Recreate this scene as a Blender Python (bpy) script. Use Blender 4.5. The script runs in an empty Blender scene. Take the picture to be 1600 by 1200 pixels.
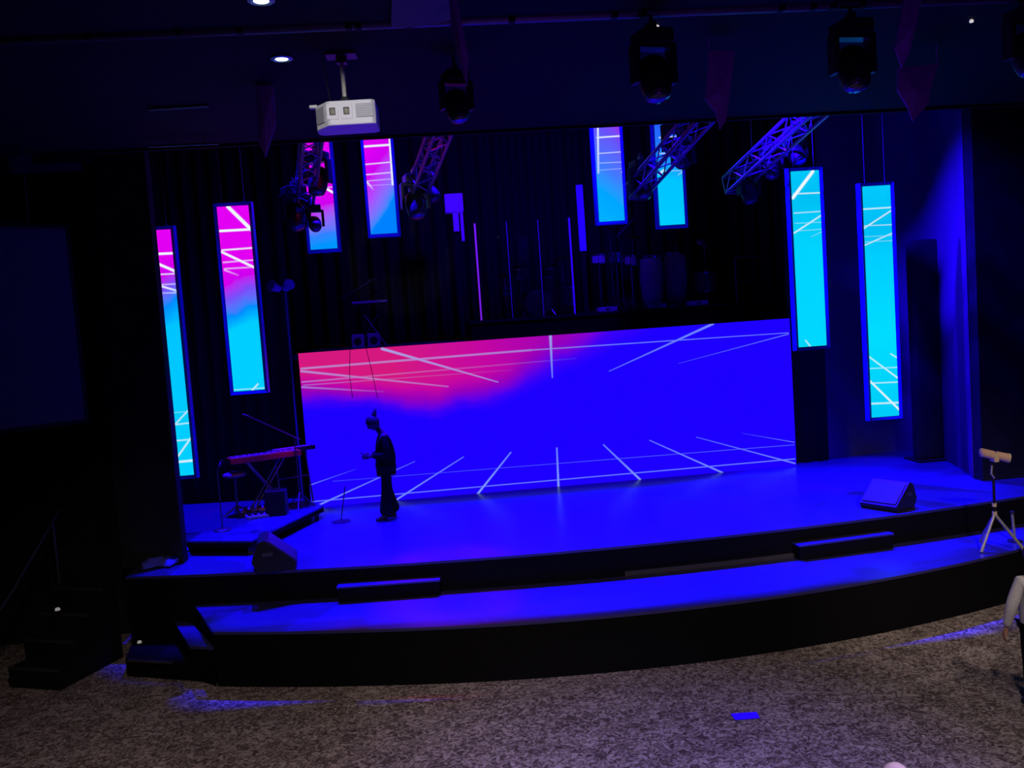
import bpy, bmesh, math, random
from mathutils import Vector, Matrix, Euler
random.seed(7)
C = bpy.context.scene.collection
scene = bpy.context.scene
# ------------------------------------------------------------------ camera
F, PITCH, YAW, ROLL = 1400.0, .0714, .084, -.0698
CAM = Vector((0, 0, 4.5575))
fw = Vector((math.sin(YAW)*math.cos(PITCH), math.cos(YAW)*math.cos(PITCH), -math.sin(PITCH)))
r0 = Vector((math.cos(YAW), -math.sin(YAW), 0)); u0 = r0.cross(fw)
RT = r0*math.cos(ROLL) + u0*math.sin(ROLL)
UP = -r0*math.sin(ROLL) + u0*math.cos(ROLL)
cd = bpy.data.cameras.new('camera'); cam = bpy.data.objects.new('camera', cd); C.objects.link(cam)
cd.sensor_width = 36; cd.lens = 36*F/1600; cd.clip_end = 200
m = Matrix((RT, UP, -fw)).transposed().to_4x4(); m.translation = CAM
cam.matrix_world = m
scene.camera = cam
# ------------------------------------------------------------------ world, exposure
w = bpy.data.worlds.new('world'); scene.world = w; w.use_nodes = True
w.node_tree.nodes['Background'].inputs[0].default_value = (.10, .07, .55, 1)
w.node_tree.nodes['Background'].inputs[1].default_value = .012
vs = scene.view_settings
vs.view_transform = 'Standard'; vs.look = 'None'; vs.exposure = 0; vs.gamma = 1; vs.use_curve_mapping = False
# ------------------------------------------------------------------ lights
BLUE = (.012, 0, 1); MAG = (.6, 0, .6)
def spot(name, loc, aim, power, col, deg, blend=.6, rad=.12):
    l = bpy.data.lights.new(name, 'SPOT'); l.energy = power; l.color = col
    l.spot_size = math.radians(deg); l.spot_blend = blend; l.shadow_soft_size = rad
    o = bpy.data.objects.new(name, l); C.objects.link(o); o.location = loc
    o.rotation_euler = (Vector(aim)-Vector(loc)).to_track_quat('-Z', 'Y').to_euler()
    return o
# blue back-lights of the stage rig, hung high over the stage and aimed down-front on the decks
for x in (-3.9, -2.7, -1.4, -.9, .9, 1.4, 2.7, 3.1, 4.7, 5.0, 6.3, 7.5, 8.7):
    ax, ay0 = {-3.9: (-3.7, 15.7), -2.7: (-1.0, 14.1), -1.4: (-.3, 14.1), 7.5: (6.6, 14.8), 8.7: (7.8, 15.3)}.get(x, (x, 14.1))
    spot('stage_wash', (x, 16.0, 9.5), (ax, ay0, 1.2), 12000, BLUE, 40, .35, .015)
spot('apron_wash', (-2.6, 14.9, 9.4), (-3.5, 14.0, 1.2), 8000, BLUE, 21, .6)
spot('band_fill', (2.6, 15.6, 9.4), (2.6, 20.4, 4.8), 900, BLUE, 66, .9)  # pair of unseen lamps added to brighten the dark band area
spot('band_fill', (-1.0, 15.6, 9.4), (-1.2, 19.8, 4.3), 400, (.06, 0, 1), 50, .9)
spot('back_fill', (2.4, 15.6, 9.4), (2.4, 22.0, 6.5), 1100, (.04, 0, 1), 120, 1, .4)  # unseen fill added to lift the black back of the stage
spot('wing_wash', (4.6, 14.2, 9.0), (9.8, 15.6, 4.0), 17000, BLUE, 50, 1)
spot('magenta_wash', (.2, 14.9, 9.4), (.0, 12.3, .75), 4200, (.8, 0, .25), 16, .7)
spot('magenta_wash', (-1.0, 14.0, 9.0), (-3.3, 16.4, 2.4), 700, (1, .02, .25), 16, .8)  # unseen spot added to bring out the red keyboard shell
spot('violet_fill', (3.0, 3.2, .6), (3.0, 8.8, 7.2), 260, (.22, 0, .9), 84, .9, .2)  # unseen lamp added to tint hanging cloths and ceiling gear violet
# house lights in the ceiling over the seats
spot('house_light', (2.8, 2.6, 7.2), (3.2, 9.6, 0), 1750, (1, .80, .70), 60, .9, .3)
spot('house_light', (-1.5, 4.6, 7.2), (-2.5, 9.8, 0), 950, (1, .78, .68), 70, 1, .3)
spot('house_light', (6.6, 5.0, 7.2), (7.4, 11.4, 1.4), 1500, (1, .80, .66), 44, .9, .3)
spot('house_light', (-.7, 3.2, 6.85), (-.7, 9.0, 6.64), 900, (1, .97, 1), 8.4, .3, .1)  # unseen narrow beam, shaped to light the projector front alone
spot('house_blue', (2.6, 1.2, 7.2), (2.0, 6.2, 0), 3600, (.13, .07, 1), 46, .9, .2)

# ------------------------------------------------------------------ photo measurement: a pixel seen on a given plane
def _ray(px, py): return fw + RT*((px-800)/F) + UP*((600-py)/F)
def az(px, py, z): d = _ray(px, py); return CAM + d*((z-CAM.z)/d.z)
def ay(px, py, y): d = _ray(px, py); return CAM + d*(y/d.y)
# ------------------------------------------------------------------ materials
def mat(name, col, rough=.5, metal=0, spec=.5, emit=None, es=1, coat=0, noise=0, nscale=30, bump=0, trans=0):
    M = bpy.data.materials.new(name); M.use_nodes = True
    nt = M.node_tree; b = nt.nodes['Principled BSDF']
    b.inputs['Base Color'].default_value = (*col, 1); b.inputs['Roughness'].default_value = rough
    b.inputs['Metallic'].default_value = metal; b.inputs['Specular IOR Level'].default_value = spec
    b.inputs['Coat Weight'].default_value = coat; b.inputs['Transmission Weight'].default_value = trans
    if emit: b.inputs['Emission Color'].default_value = (*emit, 1); b.inputs['Emission Strength'].default_value = es
    if noise or bump:
        tc = nt.nodes.new('ShaderNodeTexCoord'); n = nt.nodes.new('ShaderNodeTexNoise')
        n.inputs['Scale'].default_value = nscale; n.inputs['Detail'].default_value = 4
        nt.links.new(tc.outputs['Object'], n.inputs['Vector'])
        if noise:
            r = nt.nodes.new('ShaderNodeValToRGB')
            r.color_ramp.elements[0].color = (*[c*(1-noise) for c in col], 1)
            r.color_ramp.elements[1].color = (*[min(1, c*(1+noise)) for c in col], 1)
            r.color_ramp.elements[0].position = .3; r.color_ramp.elements[1].position = .7
            nt.links.new(n.outputs['Fac'], r.inputs['Fac']); nt.links.new(r.outputs['Color'], b.inputs['Base Color'])
        if bump:
            bp = nt.nodes.new('ShaderNodeBump'); bp.inputs['Strength'].default_value = bump; bp.inputs['Distance'].default_value = .02
            nt.links.new(n.outputs['Fac'], bp.inputs['Height']); nt.links.new(bp.outputs['Normal'], b.inputs['Normal'])
    return M
M_black = mat('black_paint', (.006, .006, .007), .75, spec=.2, noise=.3, nscale=8)
M_wall = mat('black_wall', (.016, .016, .019), .9, spec=.1, noise=.3, nscale=3)
M_cyc = mat('grey_wing_wall', (.10, .10, .12), .85, spec=.1, noise=.05, nscale=3)
M_ceil = mat('black_ceiling', (.0035, .0035, .004), .85, spec=.15, noise=.4, nscale=2)
M_cloth = mat('black_cloth', (.02, .02, .024), .95, spec=.05, noise=.3, nscale=60, bump=.2)
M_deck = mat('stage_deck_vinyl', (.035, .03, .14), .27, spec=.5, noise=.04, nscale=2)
M_fascia = mat('black_carpeted_fascia', (.005, .005, .006), .95, spec=.05, noise=.4, nscale=90, bump=.3)
M_plastic = mat('black_plastic', (.012, .012, .014), .42, spec=.35, noise=.2, nscale=40)
M_metal = mat('dark_metal', (.12, .12, .13), .4, .8, noise=.15, nscale=40)
M_alu = mat('truss_aluminium', (.22, .22, .24), .35, .75, noise=.12, nscale=50)
M_chrome = mat('chrome', (.5, .5, .52), .2, 1, noise=.05)
M_white = mat('white_plastic', (.62, .61, .64), .45, noise=.03, nscale=20)
M_grille = mat('grey_grille', (.30, .30, .33), .6, noise=.15, nscale=120, bump=.3)
M_lens = mat('lens_glass', (.30, .28, .20), .08, coat=1, noise=.2, nscale=30)
M_red = mat('red_keyboard_shell', (.45, .02, .04), .35, noise=.08)
M_keys = mat('white_keys', (.4, .4, .42), .4, noise=.05)
M_acryl = mat('clear_acrylic', (.9, .92, 1), .03, trans=1, noise=.01)
M_edge = mat('acrylic_edge', (.35, .30, .5), .3, noise=.1)
M_drum = mat('drum_wrap', (.03, .028, .035), .3, coat=.6, noise=.3, nscale=25)
M_skinhead = mat('drum_head', (.30, .29, .32), .5, noise=.06)
M_conga = mat('pale_shell', (.33, .31, .36), .45, noise=.1, nscale=14)
M_brass = mat('cymbal_bronze', (.30, .22, .10), .35, 1, noise=.2, nscale=30)
M_skin = mat('skin', (.42, .24, .17), .55, noise=.08, nscale=30)
M_skin2 = mat('dark_skin', (.055, .035, .028), .55, noise=.08, nscale=30)
M_hair = mat('dark_hair', (.012, .009, .008), .7, noise=.3, nscale=80, bump=.4)
M_eye = mat('eye', (.02, .015, .012), .2, noise=.1)
M_lip = mat('lip', (.25, .10, .09), .5, noise=.1)
M_darksw = mat('black_knit', (.010, .010, .012), .95, spec=.05, noise=.3, nscale=80, bump=.3)
M_darkpt = mat('black_trousers', (.008, .008, .011), .95, spec=.05, noise=.3, nscale=60, bump=.2)
M_hem = mat('pale_shirt_hem', (.35, .30, .28), .9, noise=.1)
M_greysw = mat('light_grey_knit', (.46, .46, .49), .95, spec=.1, noise=.12, nscale=70, bump=.4)
M_cream = mat('cream_plastic', (.72, .55, .36), .5, noise=.06, nscale=25)
M_peach = mat('peach_plastic', (.70, .45, .36), .5, noise=.06, nscale=25)
M_legs = mat('grey_tripod_metal', (.42, .40, .36), .4, .3, noise=.15, nscale=30)
M_sheet = mat('white_cloth_blue_light', (.07, .07, .62), .9, noise=.05, nscale=20, bump=.3)
M_screenfab = mat('grey_projection_fabric', (.07, .07, .085), .9, noise=.04)
M_panelgrey = mat('grey_ceiling_panel', (.10, .10, .095), .9, noise=.06, nscale=12)
M_spot = mat('white_marker', (.7, .7, .66), .5, emit=(1, .97, .9), es=.16, noise=.05)
M_lampcore = mat('downlight_lens', (.8, .8, .8), .4, emit=(.75, 1, 1), es=3.2)
M_lamprim = mat('downlight_rim', (.25, .42, .45), .35, .2, noise=.05)
M_bluecard = mat('blue_lit_panel', (.02, .0, .8), .4, emit=BLUE, es=.95)
M_banner = mat('dark_cloth_violet_light', (.30, .09, .42), .9, spec=.05, noise=.15, nscale=20, bump=.2)  # violet light put into the colour of the dark cloth
M_halo = mat('column_halo_blue', (.02, .0, .62), .5, spec=.2, noise=.05)  # saturated blue imitating the glow round the columns
M_house = mat('led_housing', (.012, .012, .016), .6, noise=.2)

def carpet():
    M = bpy.data.materials.new('patterned_carpet'); M.use_nodes = True
    nt = M.node_tree; L = nt.links.new; b = nt.nodes['Principled BSDF']
    tc = nt.nodes.new('ShaderNodeTexCoord')
    n = nt.nodes.new('ShaderNodeTexNoise'); n.inputs['Scale'].default_value = 14; n.inputs['Detail'].default_value = 2; n.inputs['Distortion'].default_value = 1.6
    v = nt.nodes.new('ShaderNodeTexNoise'); v.inputs['Scale'].default_value = 2.2; v.inputs['Detail'].default_value = 2
    f = nt.nodes.new('ShaderNodeTexNoise'); f.inputs['Scale'].default_value = 70; f.inputs['Detail'].default_value = 2
    for t in (n, v, f): L(tc.outputs['Object'], t.inputs['Vector'])
    a = nt.nodes.new('ShaderNodeMath'); a.operation = 'MULTIPLY_ADD'; a.inputs[1].default_value = .22
    L(v.outputs['Fac'], a.inputs[0]); L(n.outputs['Fac'], a.inputs[2])
    a2 = nt.nodes.new('ShaderNodeMath'); a2.operation = 'MULTIPLY_ADD'; a2.inputs[1].default_value = .30
    L(f.outputs['Fac'], a2.inputs[0]); L(a.outputs[0], a2.inputs[2])
    r = nt.nodes.new('ShaderNodeValToRGB'); e = r.color_ramp.elements
    e[0].position = .62; e[0].color = (.07, .054, .054, 1); e[1].position = .92; e[1].color = (.40, .35, .34, 1)
    k = e.new(.76); k.color = (.19, .155, .15, 1)
    L(a2.outputs[0], r.inputs['Fac']); L(r.outputs['Color'], b.inputs['Base Color'])
    b.inputs['Roughness'].default_value = .95; b.inputs['Specular IOR Level'].default_value = .05
    bp = nt.nodes.new('ShaderNodeBump'); bp.inputs['Strength'].default_value = .5; bp.inputs['Distance'].default_value = .03
    L(a2.outputs[0], bp.inputs['Height']); L(bp.outputs['Normal'], b.inputs['Normal'])
    return M
M_carpet = carpet()

# node group: a tapering light line from A to B in a picture, in metres of the panel's own surface
def seg_group():
    g = bpy.data.node_groups.new('picture_line', 'ShaderNodeTree')
    I = g.interface
    I.new_socket('P', in_out='INPUT', socket_type='NodeSocketVector')
    I.new_socket('A', in_out='INPUT', socket_type='NodeSocketVector'); I.new_socket('D', in_out='INPUT', socket_type='NodeSocketVector')
    for s in ('inv', 'w0', 'dw', 'i0', 'di'): I.new_socket(s, in_out='INPUT', socket_type='NodeSocketFloat')
    I.new_socket('Fac', in_out='OUTPUT', socket_type='NodeSocketFloat')
    i = g.nodes.new('NodeGroupInput'); o = g.nodes.new('NodeGroupOutput'); L = g.links.new
    def vm(op): n = g.nodes.new('ShaderNodeVectorMath'); n.operation = op; return n
    def ma(op, clamp=False): n = g.nodes.new('ShaderNodeMath'); n.operation = op; n.use_clamp = clamp; return n
    s = vm('SUBTRACT'); L(i.outputs['P'], s.inputs[0]); L(i.outputs['A'], s.inputs[1])
    d = vm('DOT_PRODUCT'); L(s.outputs[0], d.inputs[0]); L(i.outputs['D'], d.inputs[1])
    t = ma('MULTIPLY', True); L(d.outputs['Value'], t.inputs[0]); L(i.outputs['inv'], t.inputs[1])
    sc = vm('SCALE'); L(i.outputs['D'], sc.inputs[0]); L(t.outputs[0], sc.inputs['Scale'])
    e = vm('SUBTRACT'); L(s.outputs[0], e.inputs[0]); L(sc.outputs[0], e.inputs[1])
    ln = vm('LENGTH'); L(e.outputs[0], ln.inputs[0])
    w_ = ma('MULTIPLY_ADD'); L(t.outputs[0], w_.inputs[0]); L(i.outputs['dw'], w_.inputs[1]); L(i.outputs['w0'], w_.inputs[2])
    q = ma('DIVIDE'); L(ln.outputs['Value'], q.inputs[0]); L(w_.outputs[0], q.inputs[1])
    mr = g.nodes.new('ShaderNodeMapRange'); mr.interpolation_type = 'SMOOTHSTEP'
    mr.inputs[1].default_value = .45; mr.inputs[2].default_value = 1.3; mr.inputs[3].default_value = 1; mr.inputs[4].default_value = 0
    L(q.outputs[0], mr.inputs[0])
    it = ma('MULTIPLY_ADD'); L(t.outputs[0], it.inputs[0]); L(i.outputs['di'], it.inputs[1]); L(i.outputs['i0'], it.inputs[2])
    f = ma('MULTIPLY'); L(mr.outputs[0], f.inputs[0]); L(it.outputs[0], f.inputs[1]); L(f.outputs[0], o.inputs['Fac'])
    return g
SEG = seg_group()
def picture_mat(name, base_fn, lines, line_col):
    """a self-lit LED picture: base_fn(nt, uv socket) -> colour socket; lines = [(ax,ay,bx,by,w0,w1,i0,i1)] in metres"""
    M = bpy.data.materials.new(name); M.use_nodes = True; nt = M.node_tree; nt.nodes.clear(); L = nt.links.new
    uv = nt.nodes.new('ShaderNodeUVMap'); out = nt.nodes.new('ShaderNodeOutputMaterial')
    col = base_fn(nt, uv.outputs[0])
    acc = None
    for (ax, ay_, bx, by, w0, w1, i0, i1) in lines:
        g = nt.nodes.new('ShaderNodeGroup'); g.node_tree = SEG
        L(uv.outputs[0], g.inputs['P']); g.inputs['A'].default_value = (ax, ay_, 0); g.inputs['D'].default_value = (bx-ax, by-ay_, 0)
        g.inputs['inv'].default_value = 1/max(1e-6, (bx-ax)**2+(by-ay_)**2)
        g.inputs['w0'].default_value = w0; g.inputs['dw'].default_value = w1-w0; g.inputs['i0'].default_value = i0; g.inputs['di'].default_value = i1-i0
        if acc is None: acc = g.outputs[0]
        else:
            n = nt.nodes.new('ShaderNodeMath'); n.operation = 'MAXIMUM'; L(acc, n.inputs[0]); L(g.outputs[0], n.inputs[1]); acc = n.outputs[0]
    if acc is not None:
        mx = nt.nodes.new('ShaderNodeMix'); mx.data_type = 'RGBA'; L(acc, mx.inputs['Factor']); L(col, mx.inputs['A']); mx.inputs['B'].default_value = (*line_col, 1)
        col = mx.outputs['Result']
    em = nt.nodes.new('ShaderNodeEmission'); L(col, em.inputs[0]); em.inputs[1].default_value = 1.0
    L(em.outputs[0], out.inputs[0])
    return M

# ------------------------------------------------------------------ mesh builder
class MB:
    def __init__(s): s.bm = bmesh.new()
    def box(s, c, d, rot=None, bev=0):
        b = bmesh.new(); bmesh.ops.create_cube(b, size=1)
        bmesh.ops.scale(b, vec=d, verts=b.verts)
        if bev: bmesh.ops.bevel(b, geom=list(b.edges), offset=bev, segments=2, affect='EDGES', profile=.6)
        M = Matrix.Translation(c) @ (Euler(rot).to_matrix().to_4x4() if rot else Matrix.Identity(4))
        bmesh.ops.transform(b, matrix=M, verts=b.verts); s._merge(b); return s
    def _merge(s, b):
        me = bpy.data.meshes.new('t'); b.to_mesh(me); b.free(); s.bm.from_mesh(me); bpy.data.meshes.remove(me)
    def mesh(s, me): s.bm.from_mesh(me); return s
    def cyl(s, a, b_, r0, r1=None, n=12):
        a = Vector(a); b_ = Vector(b_); d = b_-a
        if d.length < 1e-6: return s
        b = bmesh.new(); bmesh.ops.create_cone(b, cap_ends=True, segments=n, radius1=r0, radius2=r0 if r1 is None else r1, depth=d.length)
        M = Matrix.Translation((a+b_)/2) @ d.to_track_quat('Z', 'Y').to_matrix().to_4x4()
        bmesh.ops.transform(b, matrix=M, verts=b.verts); s._merge(b); return s
    def tube(s, pts, r, n=8):
        for a, b in zip(pts[:-1], pts[1:]): s.cyl(a, b, r, n=n)
        for p in pts[1:-1]: s.ball(p, (r, r, r), 8, 6)
        return s
    def ball(s, c, d, u=16, v=10, M=None):
        b = bmesh.new(); bmesh.ops.create_uvsphere(b, u_segments=u, v_segments=v, radius=1)
        bmesh.ops.scale(b, vec=d, verts=b.verts)
        if M: bmesh.ops.transform(b, matrix=M, verts=b.verts)
        bmesh.ops.translate(b, vec=c, verts=b.verts); s._merge(b); return s
    def lathe(s, prof, c=(0, 0, 0), M=None, n=24):
        b = bmesh.new(); rings = []
        for r, z in prof: rings.append([b.verts.new((r*math.cos(2*math.pi*k/n), r*math.sin(2*math.pi*k/n), z)) for k in range(n)])
        for A, B in zip(rings[:-1], rings[1:]):
            for k in range(n): b.faces.new((A[k], A[(k+1) % n], B[(k+1) % n], B[k]))
        b.faces.new(rings[0][::-1]); b.faces.new(rings[-1])
        bmesh.ops.recalc_face_normals(b, faces=b.faces)
        if M: bmesh.ops.transform(b, matrix=M, verts=b.verts)
        bmesh.ops.translate(b, vec=c, verts=b.verts); s._merge(b); return s
    def prism(s, pts, z0, z1):
        """polygon pts (x,y) extruded z0..z1"""
        b = bmesh.new(); A = [b.verts.new((p[0], p[1], z0)) for p in pts]; B = [b.verts.new((p[0], p[1], z1)) for p in pts]; n = len(pts)
        b.faces.new(A[::-1]); b.faces.new(B)
        for k in range(n): b.faces.new((A[k], A[(k+1) % n], B[(k+1) % n], B[k]))
        bmesh.ops.recalc_face_normals(b, faces=b.faces); s._merge(b); return s
    def profx(s, pts, x0, x1):
        """profile pts (y,z) extruded along x"""
        b = bmesh.new(); A = [b.verts.new((x0, p[0], p[1])) for p in pts]; B = [b.verts.new((x1, p[0], p[1])) for p in pts]; n = len(pts)
        b.faces.new(A); b.faces.new(B[::-1])
        for k in range(n): b.faces.new((A[k], B[k], B[(k+1) % n], A[(k+1) % n]))
        bmesh.ops.recalc_face_normals(b, faces=b.faces); s._merge(b); return s
    def profy(s, pts, y0, y1):
        b = bmesh.new(); A = [b.verts.new((p[0], y0, p[1])) for p in pts]; B = [b.verts.new((p[0], y1, p[1])) for p in pts]; n = len(pts)
        b.faces.new(A); b.faces.new(B[::-1])
        for k in range(n): b.faces.new((A[k], B[k], B[(k+1) % n], A[(k+1) % n]))
        bmesh.ops.recalc_face_normals(b, faces=b.faces); s._merge(b); return s
    def build(s, name, mt, parent=None, smooth=False):
        me = bpy.data.meshes.new(name); s.bm.to_mesh(me); s.bm.free(); me.materials.append(mt)
        if smooth:
            for p in me.polygons: p.use_smooth = True
        o = bpy.data.objects.new(name, me); C.objects.link(o)
        if parent: o.parent = parent
        return o
def tag(o, label=None, cat=None, group=None, kind=None):
    if label: o['label'] = label
    if cat: o['category'] = cat
    if group: o['group'] = group
    if kind: o['kind'] = kind
    return o
def thing(name, loc, label, cat, rz=0, group=None):
    o = bpy.data.objects.new(name, None); o.empty_display_size = .1; C.objects.link(o); o.location = loc; o.rotation_euler = (0, 0, rz)
    return tag(o, label, cat, group)
def recenter(o):
    """put a one-mesh thing's origin at the middle of its base"""
    vs_ = [v.co.copy() for v in o.data.vertices]
    c = Vector(((min(v.x for v in vs_)+max(v.x for v in vs_))/2, (min(v.y for v in vs_)+max(v.y for v in vs_))/2, min(v.z for v in vs_)))
    o.data.transform(Matrix.Translation(-c)); o.location = c; return o
def kids(o): return [c for c in bpy.data.objects if c.parent == o]
def copy_tree(o, parent=None):
    c = o.copy(); C.objects.link(c)
    if parent: c.parent = parent
    for k in kids(o): copy_tree(k, c)
    return c
def struct(name, mb, mt): return tag(mb.build(name, mt), kind='structure')

# ================================================================== SETTING
ZS, ZT = 1.2, .75                      # stage deck and lower tier heights; carpet is 0
YB = 17.52                             # plane of the LED wall
XC = 2.28                              # stage centre line
def edge_up(x): return 12.56 + .0165*(x-XC)**2
def edge_lo(x): return 10.97 + .0315*(x-XC)**2
struct('floor', MB().box((2, 7.2, -.05), (22, 14.8, .1)), M_carpet)
struct('ceiling', MB().box((2.5, 5.6, 7.4), (23, 15, .2)), M_ceil)
struct('ceiling_stage', MB().box((2.5, 17.8, 10.1), (23, 9.6, .2)), M_ceil)
struct('wall_left', MB().box((-8.1, 7.2, 3.65), (.2, 14.8, 7.3)), M_wall)
struct('wall_right', MB().box((13.1, 7.2, 3.65), (.2, 14.8, 7.3)), M_wall)
struct('wall_back', MB().box((2.5, 22.7, 5), (23, .2, 10)), M_wall)
# proscenium returns either side of the opening
struct('wall_front_left', MB().box((-4.42, 13.99, 5.6), (.76, .24, 8.8)), M_wall)
struct('wall_left_recess', MB().box((-6.45, 14.6, 3.65), (3.1, .2, 7.3)), M_wall)
struct('wall_left_return', MB().box((-4.88, 14.2, 4.25), (.16, .6, 6.1)), M_wall)
struct('wall_front_right', MB().box((11.15, 14.75, 5.5), (3.7, .24, 8.6)), M_wall)
struct('wall_front_top', MB().box((2.5, 13.25, 8.7), (23, .2, 2.4)), M_wall)
struct('trim_1', MB().box((2.5, 13.12, 7.285), (15, .05, .05)), M_black)
BX = [-6.2+k*(16.6/60) for k in range(61)]
def _cut(x):
    e = min(12.8, edge_lo(x)+.02)
    return 9.5-.7*8.75/(16-e)
struct('trim_light_cutoff', MB().profy([(x, _cut(x)) for x in BX] + [(BX[-1], 10.0), (BX[0], 10.0)], 15.28, 15.32), M_cloth)   # unseen cloth added over the stage, cut to keep wash light off the carpet
# curved wing wall on stage right
mb = MB()
ctl = [(9.3, 14.9), (9.52, 15.5), (9.76, 16.3), (9.95, 17.1), (9.98, 17.75), (9.6, 18.2), (8.9, 18.1), (8.0, 17.85)]
path = []
for i in range(len(ctl)-1):
    p0_, p1_, p2__, p3__ = (Vector(ctl[max(0, min(len(ctl)-1, i+d))]) for d in (-1, 0, 1, 2))
    for q_ in range(6):
        u = q_/6; path.append(tuple(.5*((2*p1_)+(p2__-p0_)*u+(2*p0_-5*p1_+4*p2__-p3__)*u*u+(3*p1_-p0_-3*p2__+p3__)*u**3)))
path.append(ctl[-1])
outer = [(x+.2 if x > 9.2 and y < 17.9 else x, y+(.02 if y < 17.7 else .2)) for x, y in path]
mb.prism(path + outer[::-1], ZS, 9.9); struct('wall_stage_right', mb, M_cyc)
struct('wall_stage_left', MB().box((-6.4, 17.4, 5), (.2, 6.0, 10)), M_wall)

# ---------------------------------------------------------------- stage
stage = thing('stage', (XC, 15, 0), 'wide black stage with blue-lit deck and curved two-level front', 'stage')
def loc_build(mb, name, mt, parent, smooth=False):
    o = mb.build(name, mt, parent, smooth); o.data.transform(Matrix.Translation(-Vector(parent.location))); return o
xs = [-4.75+k*(17.5/70) for k in range(71)]
up = [(x, edge_up(x)) for x in xs]
poly_up = up + [(12.75, 22.5), (-6.2, 22.5), (-6.2, 14.75), (-4.75, 14.75)]
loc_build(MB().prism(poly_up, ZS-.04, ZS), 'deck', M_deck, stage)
loc_build(MB().prism([(x, y+.02) for x, y in up] + [(12.75, 22.45), (-4.7, 22.45)], 0, ZS-.04), 'riser', M_fascia, stage)
a = az(333, 987, ZT); b = az(300, 947, ZT)
xl = [a.x + (12.4-a.x)*k/64 for k in range(65)]
off = a.y-edge_lo(a.x)
lo = [(x, edge_lo(x)+off*max(0, 1-(x-a.x)/2)) for x in xl]
poly_lo = lo + [(12.4, edge_up(12.4)+.3)] + [(x, edge_up(x)+.06) for x in reversed(xs) if b.x < x < 12.3] + [(b.x, edge_up(b.x)+.05)]
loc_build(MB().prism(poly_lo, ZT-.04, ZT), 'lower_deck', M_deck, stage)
inner = [(p[0]+(.02 if i > len(lo) else 0), p[1]+(.02 if i < len(lo) else 0)) for i, p in enumerate(poly_lo)]
loc_build(MB().prism(inner, 0, ZT-.04), 'lower_fascia', M_fascia, stage)
# pale strip where the riser meets the lower deck
mb = MB(); seg = [(x, edge_up(x)) for x in xs if 2.4 < x < 5.6]
mb.prism([(x, y-.012) for x, y in seg] + [(x, y+.018) for x, y in reversed(seg)], ZT+.002, ZT+.07)
loc_build(mb, 'kick_strip', mat('grey_strip', (.04, .036, .04), .9, noise=.2), stage)

def step_box(x0p, x1p, label):
    A = az(*x0p, ZT); B = az(*x1p, ZT); A.z = B.z = ZT
    c = (A+B)/2; ang = math.atan2(B.y-A.y, B.x-A.x); L = (B-A).length
    t = thing('step_box', (c.x, c.y, ZT), label, 'step', ang, 'step boxes against the stage riser')
    dpt = .42
    MB().box((0, dpt/2+.03, .1), (L-.03, dpt, .2)).build('box', M_fascia, t)
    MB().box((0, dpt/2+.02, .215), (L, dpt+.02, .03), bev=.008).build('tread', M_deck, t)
step_box((527, 943), (689, 931), 'black step box with a violet-lit tread against the riser, left one')
step_box((1251, 877), (1399, 857), 'black step box with a bright blue tread against the riser, right one')

# side steps at the stage's left end
ss = thing('side_steps', (-4.0, 12.6, 0), 'two low dark steps wrapping the left end of the stage front', 'steps')
p1 = [az(196, 1029, .25), az(312, 1037, .25), Vector((a.x-.03, a.y+.03, 0)), Vector((b.x-.03, b.y, 0)), az(215, 985, .25)]
p2 = [az(296, 1009, .5), az(318, 1010, .5), Vector((a.x-.03, a.y+.12, 0)), Vector((b.x-.03, b.y, 0)), az(268, 965, .5)]
loc_build(MB().prism([(p.x, p.y) for p in p1], 0, .25), 'lower_step', M_fascia, ss)
loc_build(MB().prism([(p.x, p.y) for p in p2], .25, .46), 'upper_step', M_fascia, ss)
loc_build(MB().prism([(p.x, p.y) for p in p2], .46, .5), 'tread', M_deck, ss)
q0, q1 = az(200, 1031, .25), az(270, 1035, .25)
loc_build(MB().box(((q0.x+q1.x)/2, (q0.y+q1.y)/2, .245), ((q1-q0).length, .04, .03), (0, 0, math.atan2(q1.y-q0.y, q1.x-q0.x))), 'nosing', M_metal, ss)

# staircase at the far left
st = thing('staircase', (-5.75, 12.45, 0), 'dark flight of steps beside the left wall below the hanging screen', 'stairs', math.radians(-22))
for k in range(4):
    MB().box((0, .16+.3*k, .15+.27*k*.5+.0), (.86, .32, .27*(k+1)+.03 if k else .3)).build('step', M_black, st) if False else \
        MB().box((0, .15+.3*k, .14*(k+1)), (.86, .3, .28*(k+1))).build('step', M_black, st)
for k in range(4): MB().box((0, .02+.3*k, .28*(k+1)-.012), (.86, .05, .03)).build('nosing', M_metal, st)
hr = MB().tube([(-.5, -.3, .8), (-.5, .25, 1.25), (-.5, 1.25, 2.2)], .02)
hr.cyl((-.5, -.28, 0), (-.5, -.28, .82), .018).cyl((-.5, 1.1, 1.0), (-.5, 1.1, 2.06), .018); hr.build('handrail', M_metal, st)

# hanging side projection screen
A = ay(140, 660, 12.9); zb = A.z; zt = ay(115, 350, 12.9).z
ps = thing('projection_screen', (A.x, 12.9, zb), 'large dim grey projection screen hung at the far left', 'screen', math.radians(40))
h = zt-zb; Lw = 4.2
MB().box((-Lw/2, 0, h/2), (Lw-.12, .02, h-.12)).build('fabric', M_screenfab, ps)
MB().box((-Lw/2, .02, h-.03), (Lw, .05, .06)).box((-Lw/2, .02, .03), (Lw, .05, .06)).box((-.03, .02, h/2), (.06, .05, h)).box((-Lw+.03, .02, h/2), (.06, .05, h)).build('frame', M_black, ps)
for xx in (-.5, -Lw+.5): MB().cyl((xx, .02, h), (xx, .02, 7.3-zb), .008).build('cable', M_metal, ps)

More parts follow.
